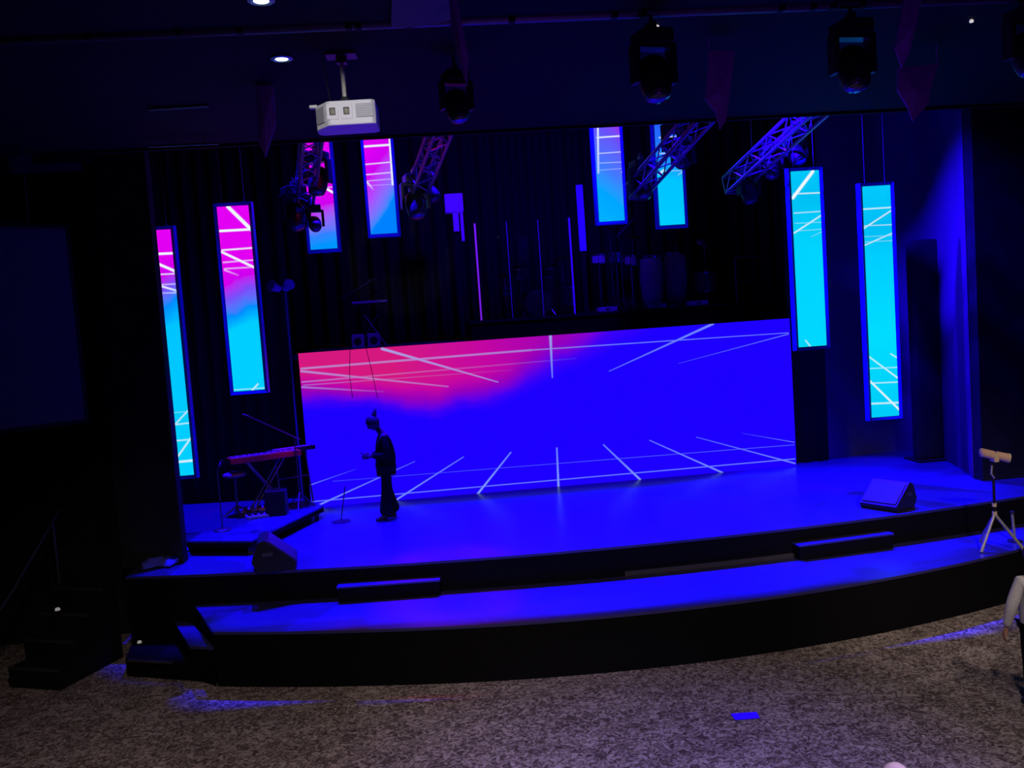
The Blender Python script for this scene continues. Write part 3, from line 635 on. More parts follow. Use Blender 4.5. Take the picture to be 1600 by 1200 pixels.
# ================================================================== LEFT PLATFORM WITH KEYBOARD
ZP = 1.43
pp = [az(*p, ZP) for p in [(262, 846), (392, 845), (506, 790), (468, 778), (262, 790)]]
t = thing('keyboard_platform', (pp[1].x-.8, pp[1].y+1, ZS), 'low black platform with blue-lit top at stage left', 'platform')
P2 = [(p.x-t.location.x, p.y-t.location.y) for p in pp]
MB().prism(P2, ZP-ZS-.03, ZP-ZS).build('deck', M_deck, t)
MB().prism([(x*.995, y) for x, y in P2], ZP-ZS-.11, ZP-ZS-.03).build('fascia', M_fascia, t)
ctr = Vector((sum(p[0] for p in P2)/5, sum(p[1] for p in P2)/5))
for p_ in P2:
    v = ctr+(Vector(p_)-ctr)*.9; MB().box((v.x, v.y, (ZP-ZS-.11)/2), (.08, .08, ZP-ZS-.11)).build('leg', M_metal, t)
# keyboard on X stand
kp = ay(412, 716, 16.4); foot = az(428, 800, ZP)
t = thing('keyboard', (foot.x-.1, foot.y+.1, ZP), 'red-bodied stage keyboard with white keys on crossed legs', 'keyboard', math.radians(24))
hk = 1.0
MB().box((0, 0, hk), (1.25, .36, .10), bev=.012).build('body', M_red, t)
kb_ = MB().box((-.02, -.08, hk+.055), (1.12, .17, .02)).build('keybed', M_keys, t)
bk_ = MB()
for k in range(36):
    if k % 7 in (0, 1, 3, 4, 5): bk_.box((-.55+k*.031, -.05, hk+.068), (.016, .1, .014))
tag(bk_.build('black_keys', M_plastic, kb_), kind='stuff')
MB().box((0, .1, hk+.053), (1.15, .1, .008)).build('control_strip', M_keys, t)
for s in (-1, 1):
    for yy in (-.12, .12): MB().cyl((-.32*s, yy, .03), (.32*s, yy, hk-.05), .016).build('stand_leg', M_alu, t)
for s in (-1, 1): MB().cyl((.32*s, -.2, .02), (.32*s, .2, .02), .016).build('foot_bar', M_alu, t)
kp2 = az(462, 787, ZP)
t = thing('keyboard', (kp2.x, kp2.y, ZP), 'small dark second keyboard on a stand near the video wall edge', 'keyboard', math.radians(30))
MB().box((0, 0, 1.02), (.85, .28, .07), bev=.01).build('body', M_plastic, t); MB().box((0, -.06, 1.06), (.72, .13, .012)).build('keybed', M_conga, t)
for s in (-1, 1): MB().cyl((.3*s, -.12, 0), (.3*s, .1, 1.0), .016).build('stand_leg', M_alu, t)
MB().cyl((-.3, 0, .5), (.3, 0, .5), .012).build('cross_bar', M_alu, t)
# stool
sp = az(372, 806, ZP)
t = thing('stool', (sp.x, sp.y, ZP), 'round padded stool on a single column before the keyboard', 'stool')
hst = ay(372, 739, sp.y).z-ZP
MB().lathe([(.17, hst-.06), (.2, hst-.04), (.2, hst-.01), (.16, hst+.01), (.01, hst+.012)]).build('seat', mat('grey_stool_pad', (.16, .16, .18), .6, noise=.1), t, True)
MB().cyl((0, 0, .05), (0, 0, hst-.05), .022).build('column', M_metal, t)
for k in range(4):
    a = math.pi*k/2+.4; MB().cyl((0, 0, .18), (.26*math.cos(a), .26*math.sin(a), .018), .016).build('leg', M_metal, t)
# round base microphone stand on the platform
mp = az(348, 829, ZP)
t = thing('microphone_stand', (mp.x, mp.y, ZP), 'straight microphone stand on a round base beside the stool', 'microphone stand')
MB().lathe([(.14, 0), (.14, .015), (.11, .03), (.02, .045)]).build('base', M_metal, t)
hm = 1.0; MB().cyl((0, 0, .03), (0, 0, hm), .011).build('pole', M_metal, t)
MB().cyl((0, 0, hm), (.06, .06, hm+.12), .02, .026).ball((.066, .066, hm+.135), (.03, .03, .03)).build('microphone', M_plastic, t, True)
mp = az(470, 795, ZP)
t = thing('microphone_stand', (mp.x, mp.y, ZP), 'boom microphone stand rising behind the keyboards', 'microphone stand')
tripod(MB(), 1.3).build('stand', M_metal, t); MB().cyl((.1, 0, 1.25), (-.75, -.1, 1.75), .01).build('boom', M_metal, t); MB().cyl((-.75, -.1, 1.75), (-.86, -.1, 1.79), .022).build('microphone', M_plastic, t)
# pale pedal cases at stool foot
for px_, py_, sx, lab, rz in [(400, 798, .5, 'pale flat pedal board on the floor behind the stool', .2), (404, 808, .42, 'pale flat pedal board right of the stool foot', .35)]:
    q = az(px_, py_, ZP); t = thing('pedal_board', (q.x, q.y, ZP), lab, 'pedal board', rz)
    MB().box((0, 0, .03), (sx, .26, .05), bev=.01).build('board', M_conga, t)
    for k in range(4): MB().box((-sx*.36+k*sx*.24, 0, .07), (sx*.16, .12, .04), bev=.006).build('pedal', M_plastic, t)
q = az(432, 806, ZP); t = thing('amplifier', (q.x, q.y+.1, ZP), 'small black amplifier standing under the keyboards', 'amplifier')
MB().box((0, 0, .22), (.36, .28, .44), bev=.015).build('cabinet', M_plastic, t); MB().box((0, -.142, .2), (.3, .01, .32)).build('grille', M_cloth, t); MB().box((0, 0, .46), (.16, .03, .025)).build('handle', M_metal, t)

# monitors
def wedge(px, py, rz, s, label):
    q = az(px, py, ZS); t = thing('floor_monitor', (q.x, q.y, ZS), label, 'speaker', rz)
    pr = [(-.26*s, 0), (.22*s, 0), (.30*s, .16*s), (.20*s, .42*s), (.10*s, .44*s), (-.30*s, .10*s)]
    MB().profx(pr, -.33*s, .33*s).build('cabinet', M_plastic, t)
    d = Vector((0, .40, .34)).normalized(); mid = Vector((0, -.10*s, .27*s)); n = Vector((0, -d.z, d.y))
    ang = math.atan2(.34, .40)
    MB().box(mid+n*.008, (.60*s, .44*s, .016), (ang, 0, 0), bev=.004).build('grille', mat('monitor_grille', (.028, .028, .034), .6, noise=.3, nscale=150, bump=.2), t)
    for sx in (-1, 1): MB().box((sx*.333*s, .08*s, .25*s), (.012, .14*s, .05*s)).build('handle', M_metal, t)
    return t
wedge(431, 884, math.radians(98), 1.05, 'black wedge monitor speaker at the stage edge by the left platform')
wedge(1388, 793, math.radians(-60), .95, 'black wedge monitor speaker near the right stage edge')

# thin floor microphone stand near the performer and two hanging cables
q = az(533, 815, ZS); t = thing('microphone_stand', (q.x, q.y, ZS), 'thin dark microphone stand on a flat base left of the performer', 'microphone stand')
MB().lathe([(.17, 0), (.17, .012), (.12, .02), (.02, .03)]).build('base', M_plastic, t); MB().cyl((0, 0, .02), (.12, 0, .62), .009).build('pole', M_plastic, t)
for xs_, ys_, lab in [([547, 546, 551], [548, 585, 622], 'thin cable hanging before the pink corner of the video wall, left one'), ([572, 581, 590], [544, 580, 622], 'thin cable hanging before the pink corner of the video wall, right one')]:
    pts = [ay(x_, y_, YB-.12) for x_, y_ in zip(xs_, ys_)]
    tp = Vector((pts[0].x, pts[0].y+.0, ZB+.05))
    o = MB().tube([tp+Vector((0, .3, 0)), tp]+pts, .006, 6).build('hanging_cable', M_plastic); tag(recenter(o), lab, 'cable', 'two hanging cables before the video wall')

# crumpled white cloth at the stage left corner, blue light put in its colour
def cloth(pts, w_, label):
    b = bmesh.new(); rows = []
    for i, (p, ww) in enumerate(zip(pts, w_)):
        row = []
        for k in range(9):
            s = (k-4)/4; row.append(b.verts.new((p.x+random.uniform(-.02, .02), p.y+s*ww, p.z+.13*(1-s*s)*(.25+1.0*random.random())+.004)))
        rows.append(row)
    for A_, B_ in zip(rows[:-1], rows[1:]):
        for k in range(8): b.faces.new((A_[k], A_[k+1], B_[k+1], B_[k]))
    r = bmesh.ops.extrude_face_region(b, geom=list(b.faces)); vv = [v for v in r['geom'] if isinstance(v, bmesh.types.BMVert)]
    bmesh.ops.translate(b, vec=(0, 0, .008), verts=vv); bmesh.ops.recalc_face_normals(b, faces=b.faces)
    f = MB(); f._merge(b); o = f.build('crumpled_cloth', M_sheet, None, True); return tag(recenter(o), label, 'cloth')
cl = [az(x_, y_, ZS+.02) for x_, y_ in [(224, 890), (236, 887), (247, 884), (256, 882), (266, 883), (276, 880), (286, 874), (296, 870)]]
cloth(cl, [.05, .07, .04, .12, .11, .05, .11, .08], 'crumpled white cloth coloured blue as if lit lying on the stage corner by the left wall')

# small pale markers at the left steps
for px_, py_, z_, r_, lab in [(90, 953, .95, .035, 'tiny white marker light near the top of the left stairs'), (218, 1004, .26, .032, 'tiny white marker light on the low side steps'), (275, 959, .52, .03, 'tiny white marker light at the stage corner step'), (35, 1057, .02, .055, 'small white marker on the carpet before the left stairs')]:
    q = az(px_, py_, z_); o = MB().lathe([(r_, 0), (r_, r_*.5), (r_*.7, r_), (.003, r_*1.15)], (q.x, q.y, z_-.005), None, 12).build('marker_light', M_spot); tag(recenter(o), lab, 'marker')

# blue panel on the carpet
c4 = [az(*p, 0) for p in [(1142, 1117), (1182, 1114), (1187, 1123), (1149, 1126)]]
cc = sum(c4, Vector())/4; t = thing('blue_panel', (cc.x, cc.y, 0), 'small glowing blue rectangle lying flat on the brown carpet', 'panel')
MB().prism([(p.x-cc.x, p.y-cc.y) for p in c4], .004, .014).build('face', M_bluecard, t)
MB().prism([((p.x-cc.x)*1.02, (p.y-cc.y)*1.02) for p in c4], 0, .008).build('backing', M_plastic, t)

# ================================================================== TRUSSES AND MOVING HEADS
TD = Vector((-.21, .93, -.30)).normalized()
def truss(px, py, Y, L, w_, label):
    e = ay(px, py, Y); s = e-TD*L
    t = thing('truss', e, label, 'truss', 0, 'tilted lattice trusses over the stage')
    side = TD.cross(Vector((0, 0, 1))).normalized(); upv = side.cross(TD).normalized()
    cs = [side*a_*w_/2+upv*b_*w_/2 for a_, b_ in ((-1, -1), (1, -1), (1, 1), (-1, 1))]
    for c in cs: MB().cyl(c, c-TD*L, .030, n=8).build('chord', M_alu, t)
    n = int(L/(w_*.95)); lb = MB()
    for k in range(n):
        for i in range(4):
            a_, b_ = cs[i], cs[(i+1) % 4]
            if (k+i) % 2: a_, b_ = b_, a_
            lb.cyl(a_-TD*(k*L/n), b_-TD*((k+1)*L/n), .012, n=6)
    for i in range(4): lb.cyl(cs[i], cs[(i+1) % 4], .02, n=6)
    tag(lb.build('lacing', M_alu, t), kind='stuff')
    
    for g in (s+TD*.4, e-TD*.8): MB().cyl(g-e+upv*w_/2, Vector((g.x, g.y, 10.0))-e, .008, n=6).build('suspension_wire', M_metal, t)
    return e
truss(474, 318, 15.9, 2.4, .27, 'upright-looking lattice truss at the left before the magenta column')
truss(652, 300, 16.0, 2.5, .27, 'violet-lit lattice truss left of the stage centre')
truss(992, 300, 16.4, 2.9, .28, 'blue-lit lattice truss leaning before the cyan back column')
truss(1143, 290, 16.3, 2.8, .30, 'bright blue lattice truss at the right under the ceiling edge')

def moving_head(px, py, Y, s, rz, tilt, label, group='moving head stage lights', ztop=None):
    p = ay(px, py, Y)
    t = thing('moving_head_light', p, label, 'stage light', rz, group)
    MB().box((0, 0, .36*s), (.30*s, .30*s, .13*s), bev=.02*s).build('base', M_plastic, t)
    y_ = MB()
    for sx in (-1, 1): y_.box((sx*.19*s, 0, .12*s), (.05*s, .15*s, .36*s), bev=.012*s)
    y_.box((0, 0, .285*s), (.40*s, .15*s, .05*s)).build('yoke', M_plastic, t)
    M = Euler((math.radians(tilt), 0, 0)).to_matrix().to_4x4()
    hd_ = MB().lathe([(.08*s, -.20*s), (.135*s, -.15*s), (.15*s, -.02*s), (.145*s, .10*s), (.125*s, .18*s), (.115*s, .2*s)], (0, 0, 0), M, 20).build('head', M_plastic, t, True)
    MB().lathe([(.11*s, .195*s), (.1*s, .215*s), (.05*s, .23*s), (.004, .235*s)], (0, 0, 0), M, 20).build('lens', mat('lamp_lens', (.03, .03, .04), .25, coat=.5), hd_, True)
    zt_ = (ztop-p.z) if ztop else .56*s
    MB().cyl((0, 0, .42*s), (0, 0, zt_), .02*s).box((0, 0, .46*s), (.06*s, .1*s, .09*s)).build('clamp', M_metal, t)
    return t
for px, py, Y, s, rz, tl, lab in [
    (462, 338, 15.5, 1.15, .5, 150, 'black moving head light hanging lowest at the left truss'), (497, 282, 15.2, 1.1, -.4, 160, 'black moving head light before the magenta column, upper'), (492, 350, 15.6, .75, .2, 120, 'small black moving head light before the magenta column, lower'),
    (650, 320, 15.8, 1.2, .2, 150, 'black moving head light under the violet truss'), (672, 300, 16.0, .9, .9, 140, 'smaller black moving head light right of the violet truss end'),
    (1052, 232, 15.6, 1.0, .5, 130, 'black moving head light on top of the leaning truss'), (1068, 252, 15.9, 1.0, -.6, 100, 'black moving head light overlapping the cyan back column'), (1003, 292, 16.2, 1.1, .2, 150, 'black moving head light at the leaning truss lower end'),
    (1170, 300, 15.9, 1.0, .3, 165, 'black moving head light hanging under the right truss end'), (1205, 262, 15.6, 1.0, -.3, 150, 'black moving head light under the right truss middle'), (1243, 240, 15.2, 1.0, .2, 140, 'black moving head light under the right truss beside the short cyan column')]:
    moving_head(px, py, Y, s, rz, tl, lab)
# lights on the house pipe under the low ceiling
HP = ay(400, 45, 8.36).z
for px, py, Y, s, rz, tl, lab in [(1022, 122, 8.36, 1.0, .25, 160, 'large black moving head light under the ceiling pipe, centre right'), (1332, 106, 8.36, 1.0, .1, 160, 'large black moving head light under the ceiling pipe, right'), (1604, 84, 8.36, .98, .1, 160, 'large black moving head light cut by the right picture edge'), (714, 165, 9.4, .8, .3, 160, 'black moving head light under the ceiling right of the projector')]:
    moving_head(px, py, Y, s, rz, tl, lab, 'moving head lights under the house ceiling', 7.3 if Y > 9 else HP)
o_ = ay(15, 62, 8.36); e_ = ay(1420, 3, 8.36)
t = thing('ceiling_pipe', ((o_.x+e_.x)/2, 8.36, HP), 'long blue-lit lighting pipe across under the dark ceiling', 'pipe')
hl = (e_.x-o_.x)/2+1.2
MB().cyl((-hl, 0, 0), (hl, 0, 0), .048, n=16).build('tube', mat('painted_pipe', (.12, .11, .15), .45, .2, noise=.1, nscale=10), t, True)
for px in (45, 140, 280, 375, 545, 560, 640, 800, 960, 1005, 1220, 1270, 1300, 1345):
    q = ay(px, 40, 8.36); MB().box((q.x-t.location.x, 0, .02), (.06, .13, .14), bev=.01).build('clamp', M_black, t)
for px in (140, 545, 960, 1345):
    q = ay(px, 40, 8.36); MB().cyl((q.x-t.location.x, 0, .05), (q.x-t.location.x, 0, 7.3-HP), .012).build('hanger', M_black, t)
# thin ceiling rods at left
for a_, b_, Y, lab in [((230, 229), (342, 224), 12.6, 'thin violet rod under the ceiling edge at left'), ((232, 171), (326, 165), 10.9, 'faint violet rod under the ceiling nearer the camera')]:
    p, q = ay(*a_, Y), ay(*b_, Y); o = MB().cyl(p, q, .018).cyl(p.lerp(q, .2), Vector((p.lerp(q, .2).x, Y, 7.3)), .008).cyl(p.lerp(q, .8), Vector((p.lerp(q, .8).x, Y, 7.3)), .008).build('ceiling_rod', M_alu); tag(recenter(o), lab, 'rod')
# tapering cloth strips under the ceiling
def strip(poly, Y, label):
    P = [ay(x_, y_, Y) for x_, y_ in poly]; c = sum(P, Vector())/len(P)
    b = bmesh.new(); n = len(P)
    fr = [b.verts.new(p+Vector((0, -.012, 0))) for p in P]; bk = [b.verts.new(p+Vector((0, .012, 0))) for p in P]
    cf = b.verts.new(c+Vector((0, -.07, 0))); cb = b.verts.new(c+Vector((0, -.045, 0)))
    for k in range(n):
        b.faces.new((fr[k], fr[(k+1) % n], cf)); b.faces.new((bk[(k+1) % n], bk[k], cb)); b.faces.new((fr[(k+1) % n], fr[k], bk[k], bk[(k+1) % n]))
    bmesh.ops.recalc_face_normals(b, faces=b.faces)
    top = max(P, key=lambda v: v.z); f = MB(); f._merge(b)
    if top.z < 7.28: f.cyl((top.x, Y, top.z-.05), (top.x, Y, 7.3), .008, n=6)
    o = f.build('hanging_cloth', M_banner); tag(recenter(o), label, 'cloth strip', 'tapering cloth strips under the ceiling')
strip([(400, 135), (428, 135), (431, 195), (415, 247), (404, 222)], 10.2, 'dark tapering cloth strip hanging left of the projector')
strip([(1108, 80), (1148, 80), (1134, 188), (1125, 203), (1118, 176), (1102, 155)], 9.2, 'violet-tinted tapering cloth strip hanging between the two large ceiling lights')
strip([(1414, -12), (1442, -12), (1420, 84), (1409, 106), (1398, 76)], 7.6, 'violet-tinted tapering cloth strip at upper right, upper one')
strip([(1403, 106), (1464, 100), (1448, 165), (1426, 190), (1417, 166), (1402, 142)], 9.8, 'dim blue tapering cloth strip at upper right, lower one')
strip([(702, -8), (714, 0), (732, 90), (730, 136), (716, 92), (704, 40)], 7.7, 'blue tapering cloth strip hanging beside the grey ceiling panel')
# grey ceiling panel with bowed far edge
gp = [az(*p, 7.26) for p in [(611, 41), (640, 41), (672, 37), (704, 30), (708, -60), (614, -60)]]
o = MB().prism([(p.x, p.y) for p in gp], 7.25, 7.3).build('ceiling_panel', M_panelgrey); tag(recenter(o), 'pale grey panel with a bowed edge fixed to the dark ceiling', 'panel')
# downlights
for px, py, lab in [(440, 91, 'lit recessed downlight in the ceiling left of the projector pole'), (408, 0, 'lit recessed downlight at the top edge, nearer the camera')]:
    q = az(px, py, 7.29); t = thing('downlight', (q.x, q.y, 7.3), lab, 'ceiling light', 0, 'recessed downlights')
    MB().lathe([(.075, -.005), (.105, -.005), (.11, -.02), (.085, -.028), (.075, -.02)]).build('rim', M_lamprim, t)
    MB().lathe([(.078, -.012), (.06, -.022), (.004, -.026)]).build('lens', M_lampcore, t)
for px, py, lab in [(1027, 44, 'tiny white indicator light above the centre right ceiling light'), (1518, 35, 'tiny white indicator light in the dark ceiling at upper right')]:
    q = az(px, py, 7.27); o = MB().lathe([(.02, 0), (.02, .02), (.01, .03), (.002, .03)], (q.x, q.y, 7.27), None, 10).build('indicator_light', mat('indicator', (.8, .8, .8), .4, emit=(1, .95, .9), es=.6)); tag(recenter(o), lab, 'light')

# ================================================================== PROJECTOR
YP = 9.0
a_ = ay(487, 168, YP); b_ = ay(590, 200, YP); cx = (a_.x+b_.x)/2; wp = b_.x-a_.x
zc = ay(538, 176, YP).z
t = thing('projector', (cx, YP+.2, zc), 'white ceiling projector with two square windows on a pole mount', 'projector', math.radians(-2)); hw = wp/2; hp = .235
body = [(-hw, .08), (-hw+.02, -.03), (-hw+.15, -.2), (-hw+.18, -.21), (hw-.03, -.21), (hw, -.18), (hw, .2), (hw-.05, .24), (-hw+.05, .24), (-hw, .2)]
o = MB().prism(body, -hp/2, hp/2).build('body', M_white, t)
bv = o.modifiers.new('b', 'BEVEL'); bv.width = .012; bv.segments = 2
for k, xk in enumerate((-.105, .03)):
    wf = MB().box((xk, -.214, .012), (.115, .012, .15), bev=.004).build('window_frame', M_white, t)
    MB().box((xk, -.218, .012), (.058, .016, .072)).build('recess', M_plastic, wf)
    MB().box((xk+.003, -.224, .010), (.040, .012, .052), bev=.003).build('lens_window', M_lens, wf)
g = MB().box((.205, -.212, .01), (.17, .012, .13))
gr_ = g.build('grille', M_grille, t)
g = MB()
for k in range(7): g.box((.205, -.219, -.04+k*.017), (.165, .006, .006))
tag(g.build('grille_bars', M_white, gr_), kind='stuff')
MB().box((-hw+.075, -.125, 0), (.14, .012, .15), (0, 0, math.radians(-53))).build('side_vent', M_grille, t)
MB().box((-hw-.01, .05, hp/2+.01), (.08, .08, .03), bev=.006).build('cable_boss', M_white, t)
MB().cyl((.0, 0, hp/2+.05), (0, 0, 7.28-zc), .022).build('pole', M_legs, t)
MB().lathe([(.12, hp/2), (.12, hp/2+.015), (.05, hp/2+.05), (.03, hp/2+.08)]).build('mount', M_metal, t)
MB().box((0, 0, 7.285-zc), (.3, .2, .03)).box((0, 0, 7.24-zc), (.1, .1, .07)).build('ceiling_plate', M_metal, t)
MB().tube([(-.14, .02, hp/2), (-.17, .03, .35), (-.19, .05, 7.28-zc)], .006, 6).build('cable', M_plastic, t)

# ================================================================== TRIPOD LAMP
f1 = az(1533, 864, ZT); f2 = az(1600, 860, ZT); hub = ay(1554, 803, 12.15)
t = thing('tripod_lamp', (hub.x, 12.15, ZT), 'pale twin-barrel lamp on a black pole and grey tripod at right', 'lamp')
def lc(p): return Vector(p)-Vector(t.location)
hz = hub.z-ZT; top = lc(ay(1550, 718, 12.15)); hz2 = top.z
for p_ in ((f1.x-t.location.x, f1.y-12.15), (f2.x-t.location.x, f2.y-12.15), (.05, .45)):
    MB().cyl((0, 0, hz), (p_[0], p_[1], .01), .02, .024).build('leg', M_legs, t)
MB().cyl((0, 0, hz-.1), (0, 0, hz2-.06), .018).build('pole', M_plastic, t)
MB().cyl((0, 0, hz-.02), (0, 0, hz+.035), .034).build('collar', M_cream, t)
zc2 = lc(ay(1552, 789, 12.15)).z; MB().cyl((0, 0, zc2-.025), (0, 0, zc2+.025), .032).build('collar', M_cream, t)
MB().tube([(-.03, -.02, hz2-.08), (-.05, -.03, hz2-.2), (.0, -.02, hz2-.27)], .012).build('lamp_bracket', M_edge, t)
L0 = lc(ay(1534, 707, 12.15)); L1 = lc(ay(1572, 715, 12.15)); mid = (L0+L1)/2
MB().cyl(L0, mid-Vector((.02, 0, 0)), .062, .064, 20).ball(L0, (.03, .06, .06)).build('barrel', M_peach, t)
MB().cyl(mid+Vector((.02, 0, 0)), L1+Vector((0, -.03, 0)), .056, .066, 20).build('barrel', M_peach, t)
MB().cyl(L1+Vector((0, -.03, 0)), L1+Vector((.03, -.04, -.005)), .07, .066, 20).build('rim', M_cream, t)
MB().box(mid+Vector((0, -.01, -.03)), (.07, .12, .13), bev=.01).build('bracket_block', M_cream, t)
q = az(1575, 856, ZT)
t = thing('pole_stand', (ay(1576, 850, 12.6).x, 12.45, ZT), 'short grey upright stick stand behind the tripod lamp', 'stand')
MB().cyl((0, 0, .02), (-.03, 0, .42), .02).build('pole', M_legs, t); MB().lathe([(.1, 0), (.1, .015), (.02, .03)]).build('base', M_plastic, t)
MB().cyl((-.03, 0, .42), (-.032, 0, .46), .03).build('cap', M_metal, t)

# ================================================================== PEOPLE
def skin_mesh(nodes, edges, sub=2):
    me = bpy.data.meshes.new('sk'); names = list(nodes); idx = {n: i for i, n in enumerate(names)}
    me.from_pydata([nodes[n][0] for n in names], [(idx[a], idx[b]) for a, b in edges], [])
    o = bpy.data.objects.new('sk', me); C.objects.link(o)
    o.modifiers.new('s', 'SKIN'); sm = o.modifiers.new('d', 'SUBSURF'); sm.levels = sub; sm.render_levels = sub
    for n in names:
        r = nodes[n][1]; v = me.skin_vertices[0].data[idx[n]]; v.radius = r if isinstance(r, tuple) else (r, r); v.use_root = idx[n] == 0
    dg = bpy.context.evaluated_depsgraph_get(); dg.update()
    out = bpy.data.meshes.new_from_object(o.evaluated_get(dg)); bpy.data.objects.remove(o); bpy.data.meshes.remove(me)
    return out
def chain(pts, sub=1):
    nd = {i: p for i, p in enumerate(pts)}; return skin_mesh(nd, [(i, i+1) for i in range(len(pts)-1)], sub)
def hand(mb, wrist, d, s, n, curl=.5):
    """wrist point, d finger direction, s thumb side, n palm normal (fingers curl towards n)"""
    W_, d, s, n = Vector(wrist), Vector(d).normalized(), Vector(s).normalized(), Vector(n).normalized()
    mb.mesh(chain([(W_-d*.02, .022), (W_+d*.03, (.024, .03)), (W_+d*.085, (.016, .036))], 2))
    for off_, L_ in ((.028, .072), (.010, .082), (-.009, .076), (-.027, .060)):
        p0 = W_+d*.06+s*off_*.8; p1 = W_+d*.095+s*off_; d1 = (d*math.cos(curl*.6)+n*math.sin(curl*.6)); d2 = (d*math.cos(curl*1.6)+n*math.sin(curl*1.6)); d3 = (d*math.cos(curl*2.3)+n*math.sin(curl*2.3))
        p2 = p1+d1*L_*.45; p3 = p2+d2*L_*.32; p4 = p3+d3*L_*.25
        mb.mesh(chain([(p0, .009), (p1, .0095), (p2, .0085), (p3, .008), (p4, .0065)]))
    p0 = W_+d*.025+s*.015; p1 = p0+(d*.5+s*.8)*.035; p2 = p1+(d*.85+s*.35+n*.3)*.034; p3 = p2+(d*.95+n*.35)*.026
    mb.mesh(chain([(p0, .012), (p1, .0115), (p2, .0095), (p3, .0075)]))
def head_parts(parent, body, c, pitch, skin, hair, style):
    """head facing -Y about centre c, pitched down by pitch"""
    R = Matrix.Rotation(pitch, 4, 'X'); c = Vector(c)
    b = bmesh.new(); bmesh.ops.create_uvsphere(b, u_segments=28, v_segments=20, radius=1)
    for v in b.verts:
        x, y, z = v.co*1.08; k = 1-.22*max(0, -z)*(.7+.3*max(0, -y)); X, Y, Z = x*.077*k, y*.096*(1-.06*max(0, -z)), z*.118
        if y < 0: 
            Y -= .022*math.exp(-((x/.20)**2+((z+.12)/.20)**2))*(1 if z < .18 else .4)      # nose
            Y += .010*(math.exp(-(((x-.38)/.16)**2+((z-.06)/.12)**2))+math.exp(-(((x+.38)/.16)**2+((z-.06)/.12)**2)))   # eye sockets
            Y -= .006*math.exp(-((x/.3)**2+((z+.78)/.16)**2))                                # chin
        v.co = (X, Y, Z)
    bmesh.ops.transform(b, matrix=Matrix.Translation(c) @ R, verts=b.verts); body._merge(b)
    for sx in (-1, 1): body.ball(c+(R @ Vector((sx*.078, .012, -.01))), (.012, .022, .034), 10, 8)
    e = MB()
    for sx in (-1, 1): e.ball(c+(R @ Vector((sx*.030, -.079, .007))), (.012, .010, .009), 10, 8)
    e.build('eyes', M_eye, parent, True)
    MB().ball(c+(R @ Vector((0, -.086, -.052))), (.024, .008, .009), 10, 8).build('mouth', M_lip, parent, True)
    b = bmesh.new(); bmesh.ops.create_uvsphere(b, u_segments=24, v_segments=16, radius=1)
    for v in b.verts:
        x, y, z = v.co; front = max(0, -y)
        v.co = (x*.094, y*.113+.006, max(z, -.35+.75*front if style != 'long' else -.9+1.3*front)*.136+.006)
    bmesh.ops.transform(b, matrix=Matrix.Translation(c) @ R, verts=b.verts)
    h_ = MB(); h_._merge(b)
    if style == 'bun':
        p = c+(R @ Vector((0, .075, .075))); q = c+(R @ Vector((0, .19, .165)))
        h_.mesh(chain([(p-(q-p)*.3, .045), (p, .05), (p.lerp(q, .5), .045), (q, .014)], 2))
    h_.build('hair', hair, parent, True)
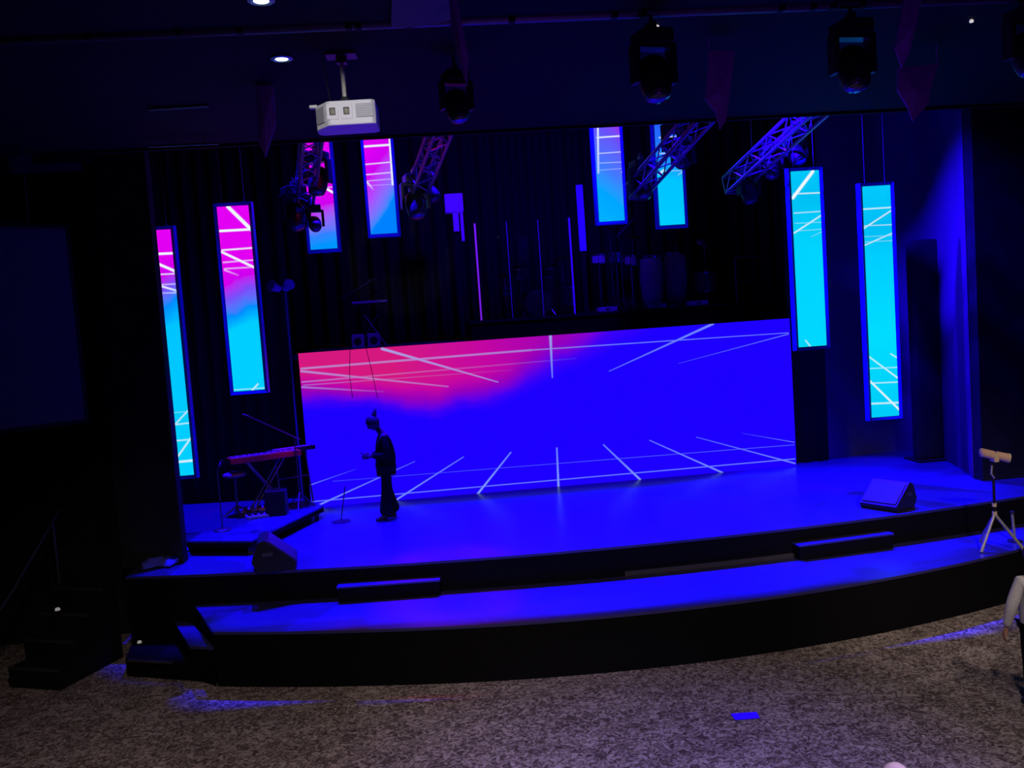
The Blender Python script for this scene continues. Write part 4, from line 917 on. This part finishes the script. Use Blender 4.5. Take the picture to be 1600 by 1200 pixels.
def person(loc, rz, label, arms, head_pitch, neck_lean, skin, hair, style, top_mat, leg_mat, flare, hem=True, sl=.0, leg_split=.1, extra=None):
    t = thing('person', loc, label, 'person', rz)
    nl = neck_lean
    N = {'pel': ((0, 0, .95), (.14, .11)), 'sp': ((0, .01, 1.12), (.125, .10)), 'ch': ((0, 0, 1.30), (.145, .11)), 'nb': ((0, -.01, 1.44), (.07, .065)), 'nk': ((0, -.02-nl*.4, 1.51), .052), 'hd': ((0, -.03-nl, 1.57), .05)}
    E_ = [('pel', 'sp'), ('sp', 'ch'), ('ch', 'nb'), ('nb', 'nk'), ('nk', 'hd')]
    for s, k in ((-1, 'L'), (1, 'R')):
        el, wr = arms[k]
        N['sh'+k] = ((s*.165, 0, 1.39), .062); N['el'+k] = (el, .043); N['wr'+k] = (wr, .030)
        N['hp'+k] = ((s*.09, 0, .88), .088); N['kn'+k] = ((s*.095, -.01+s*leg_split*.3, .49), .058); N['an'+k] = ((s*.10, .02+s*leg_split, .09), .040); N['to'+k] = ((s*.11, -.12+s*leg_split, .035), (.038, .03))
        E_ += [('ch', 'sh'+k), ('sh'+k, 'el'+k), ('el'+k, 'wr'+k), ('pel', 'hp'+k), ('hp'+k, 'kn'+k), ('kn'+k, 'an'+k), ('an'+k, 'to'+k)]
    body = MB().mesh(skin_mesh(N, E_))
    for s, k in ((-1, 'L'), (1, 'R')):
        el, wr = Vector(arms[k][0]), Vector(arms[k][1]); d = (wr-el).normalized()
        inw = Vector((-s, 0, 0)); 
        if abs(d.z) > .7: hand(body, wr, d, Vector((0, -1, 0)), inw, .35)
        else: hand(body, wr, d, Vector((-s*.3, 0, 1)), inw, .6)
    head_parts(t, body, (0, -.045-nl*1.25, 1.645-.02*nl), head_pitch, skin, hair, style)
    body.build('body', skin, t, True)
    S_ = {'hm': ((0, .01, .79), (.16, .135)), 'hm2': ((0, .01, .83), (.18, .16)), 'pel': ((0, .01, .95), (.195, .185)), 'sp': ((0, .015, 1.12), (.195, .19)), 'ch': ((0, .01, 1.30), (.19, .18)), 'nb': ((0, -.01, 1.43), (.085, .08))}
    SE = [('hm', 'hm2'), ('hm2', 'pel'), ('pel', 'sp'), ('sp', 'ch'), ('ch', 'nb')]
    for s, k in ((-1, 'L'), (1, 'R')):
        el, wr = Vector(arms[k][0]), Vector(arms[k][1])
        S_['sh'+k] = ((s*.17, 0, 1.385), .08); S_['el'+k] = (el, .064); S_['wr'+k] = (el.lerp(wr, .93), .046)
        SE += [('ch', 'sh'+k), ('sh'+k, 'el'+k), ('el'+k, 'wr'+k)]
    MB().mesh(skin_mesh(S_, SE)).build('sweater', top_mat, t, True)
    if hem: MB().lathe([(.155, .735), (.160, .735), (.166, .775), (.160, .775)], (0, .01, 0), Matrix.Diagonal((1.0, .85, 1, 1)), 24).build('shirt_hem', M_hem, t, True)
    P_ = {'pel': ((0, .005, .93), (.155, .125))}; PE = []
    for s, k in ((-1, 'L'), (1, 'R')):
        P_['hp'+k] = ((s*.09, .005, .86), .104); P_['kn'+k] = ((s*.095, -.01+s*leg_split*.3, .49), .072+flare*.15); P_['an'+k] = ((s*.10, .02+s*leg_split, .07), (.062+flare, .062+flare))
        PE += [('pel', 'hp'+k), ('hp'+k, 'kn'+k), ('kn'+k, 'an'+k)]
    MB().mesh(skin_mesh(P_, PE)).build('trousers', leg_mat, t, True)
    for s in (-1, 1):
        f = MB().mesh(chain([((s*.10, .05+s*leg_split, .045), (.045, .042)), ((s*.105, -.06+s*leg_split, .045), (.048, .04)), ((s*.112, -.16+s*leg_split, .035), (.042, .03))], 2))
        f.build('shoe', M_plastic, t, True)
    return t
# performer in profile, looking down at a phone
q = az(609, 811, ZS)
pt = person((q.x, q.y, ZS), math.radians(-80), 'person in black sweater and flared trousers, hair in a bun, head bowed over a phone',
       {'L': ((-.20, .02, 1.12), (-.10, -.23, 1.10)), 'R': ((.20, .02, 1.12), (.10, -.24, 1.10))}, 0.62, .085, M_skin2, M_hair, 'bun', M_darksw, M_darkpt, .062, True, leg_split=-.09)
pt.scale = (1.05, 1.05, 1.05)
ph = thing('phone', (0, 0, 0), 'dark phone held in the hands of the performer', 'phone')
MB().box((0, 0, 0), (.075, .012, .15), bev=.004).build('case', M_plastic, ph); MB().box((0, -.0065, 0), (.066, .002, .135)).build('display', mat('dark_glass', (.01, .01, .012), .1, coat=1), ph)
Mp = Matrix.Translation(pt.location) @ Matrix.Rotation(math.radians(-80), 4, 'Z')
ph.location = Mp @ Vector((0, -.36, 1.19)); ph.rotation_euler = (math.radians(-50), 0, math.radians(100))
# person at the right edge, on the carpet
q = az(1625, 1104, 0)
p2_ = person((q.x, q.y, 0), math.radians(172), 'person in light grey sweater and black trousers standing at the right picture edge',
       {'L': ((-.28, .02, 1.12), (-.31, -.04, .87)), 'R': ((.28, .02, 1.12), (.31, -.04, .87))}, .1, .02, M_skin, M_hair, 'short', M_greysw, M_darkpt, .01, False, leg_split=.03)
MB().tube([(.09, .10, 1.42), (.12, .145, 1.3), (.12, .15, 1.05), (.1, .15, .95)], .016).build('strap', M_plastic, p2_)
# person in the seats below, only the pale top of the head shows
q = ay(1401, 1197, 4.92)
p3_ = person((q.x, 4.88, max(0, q.z-1.79)), math.radians(180), 'person with pale cream cap, only its crown showing at the bottom edge',
       {'L': ((-.235, .02, 1.12), (-.25, -.05, .87)), 'R': ((.235, .02, 1.12), (.25, -.05, .87))}, .0, .0, M_skin, mat('cream_cap_cloth', (.62, .52, .26), .9, noise=.08, nscale=60), 'short', M_darksw, M_darkpt, .01, False, leg_split=.02)
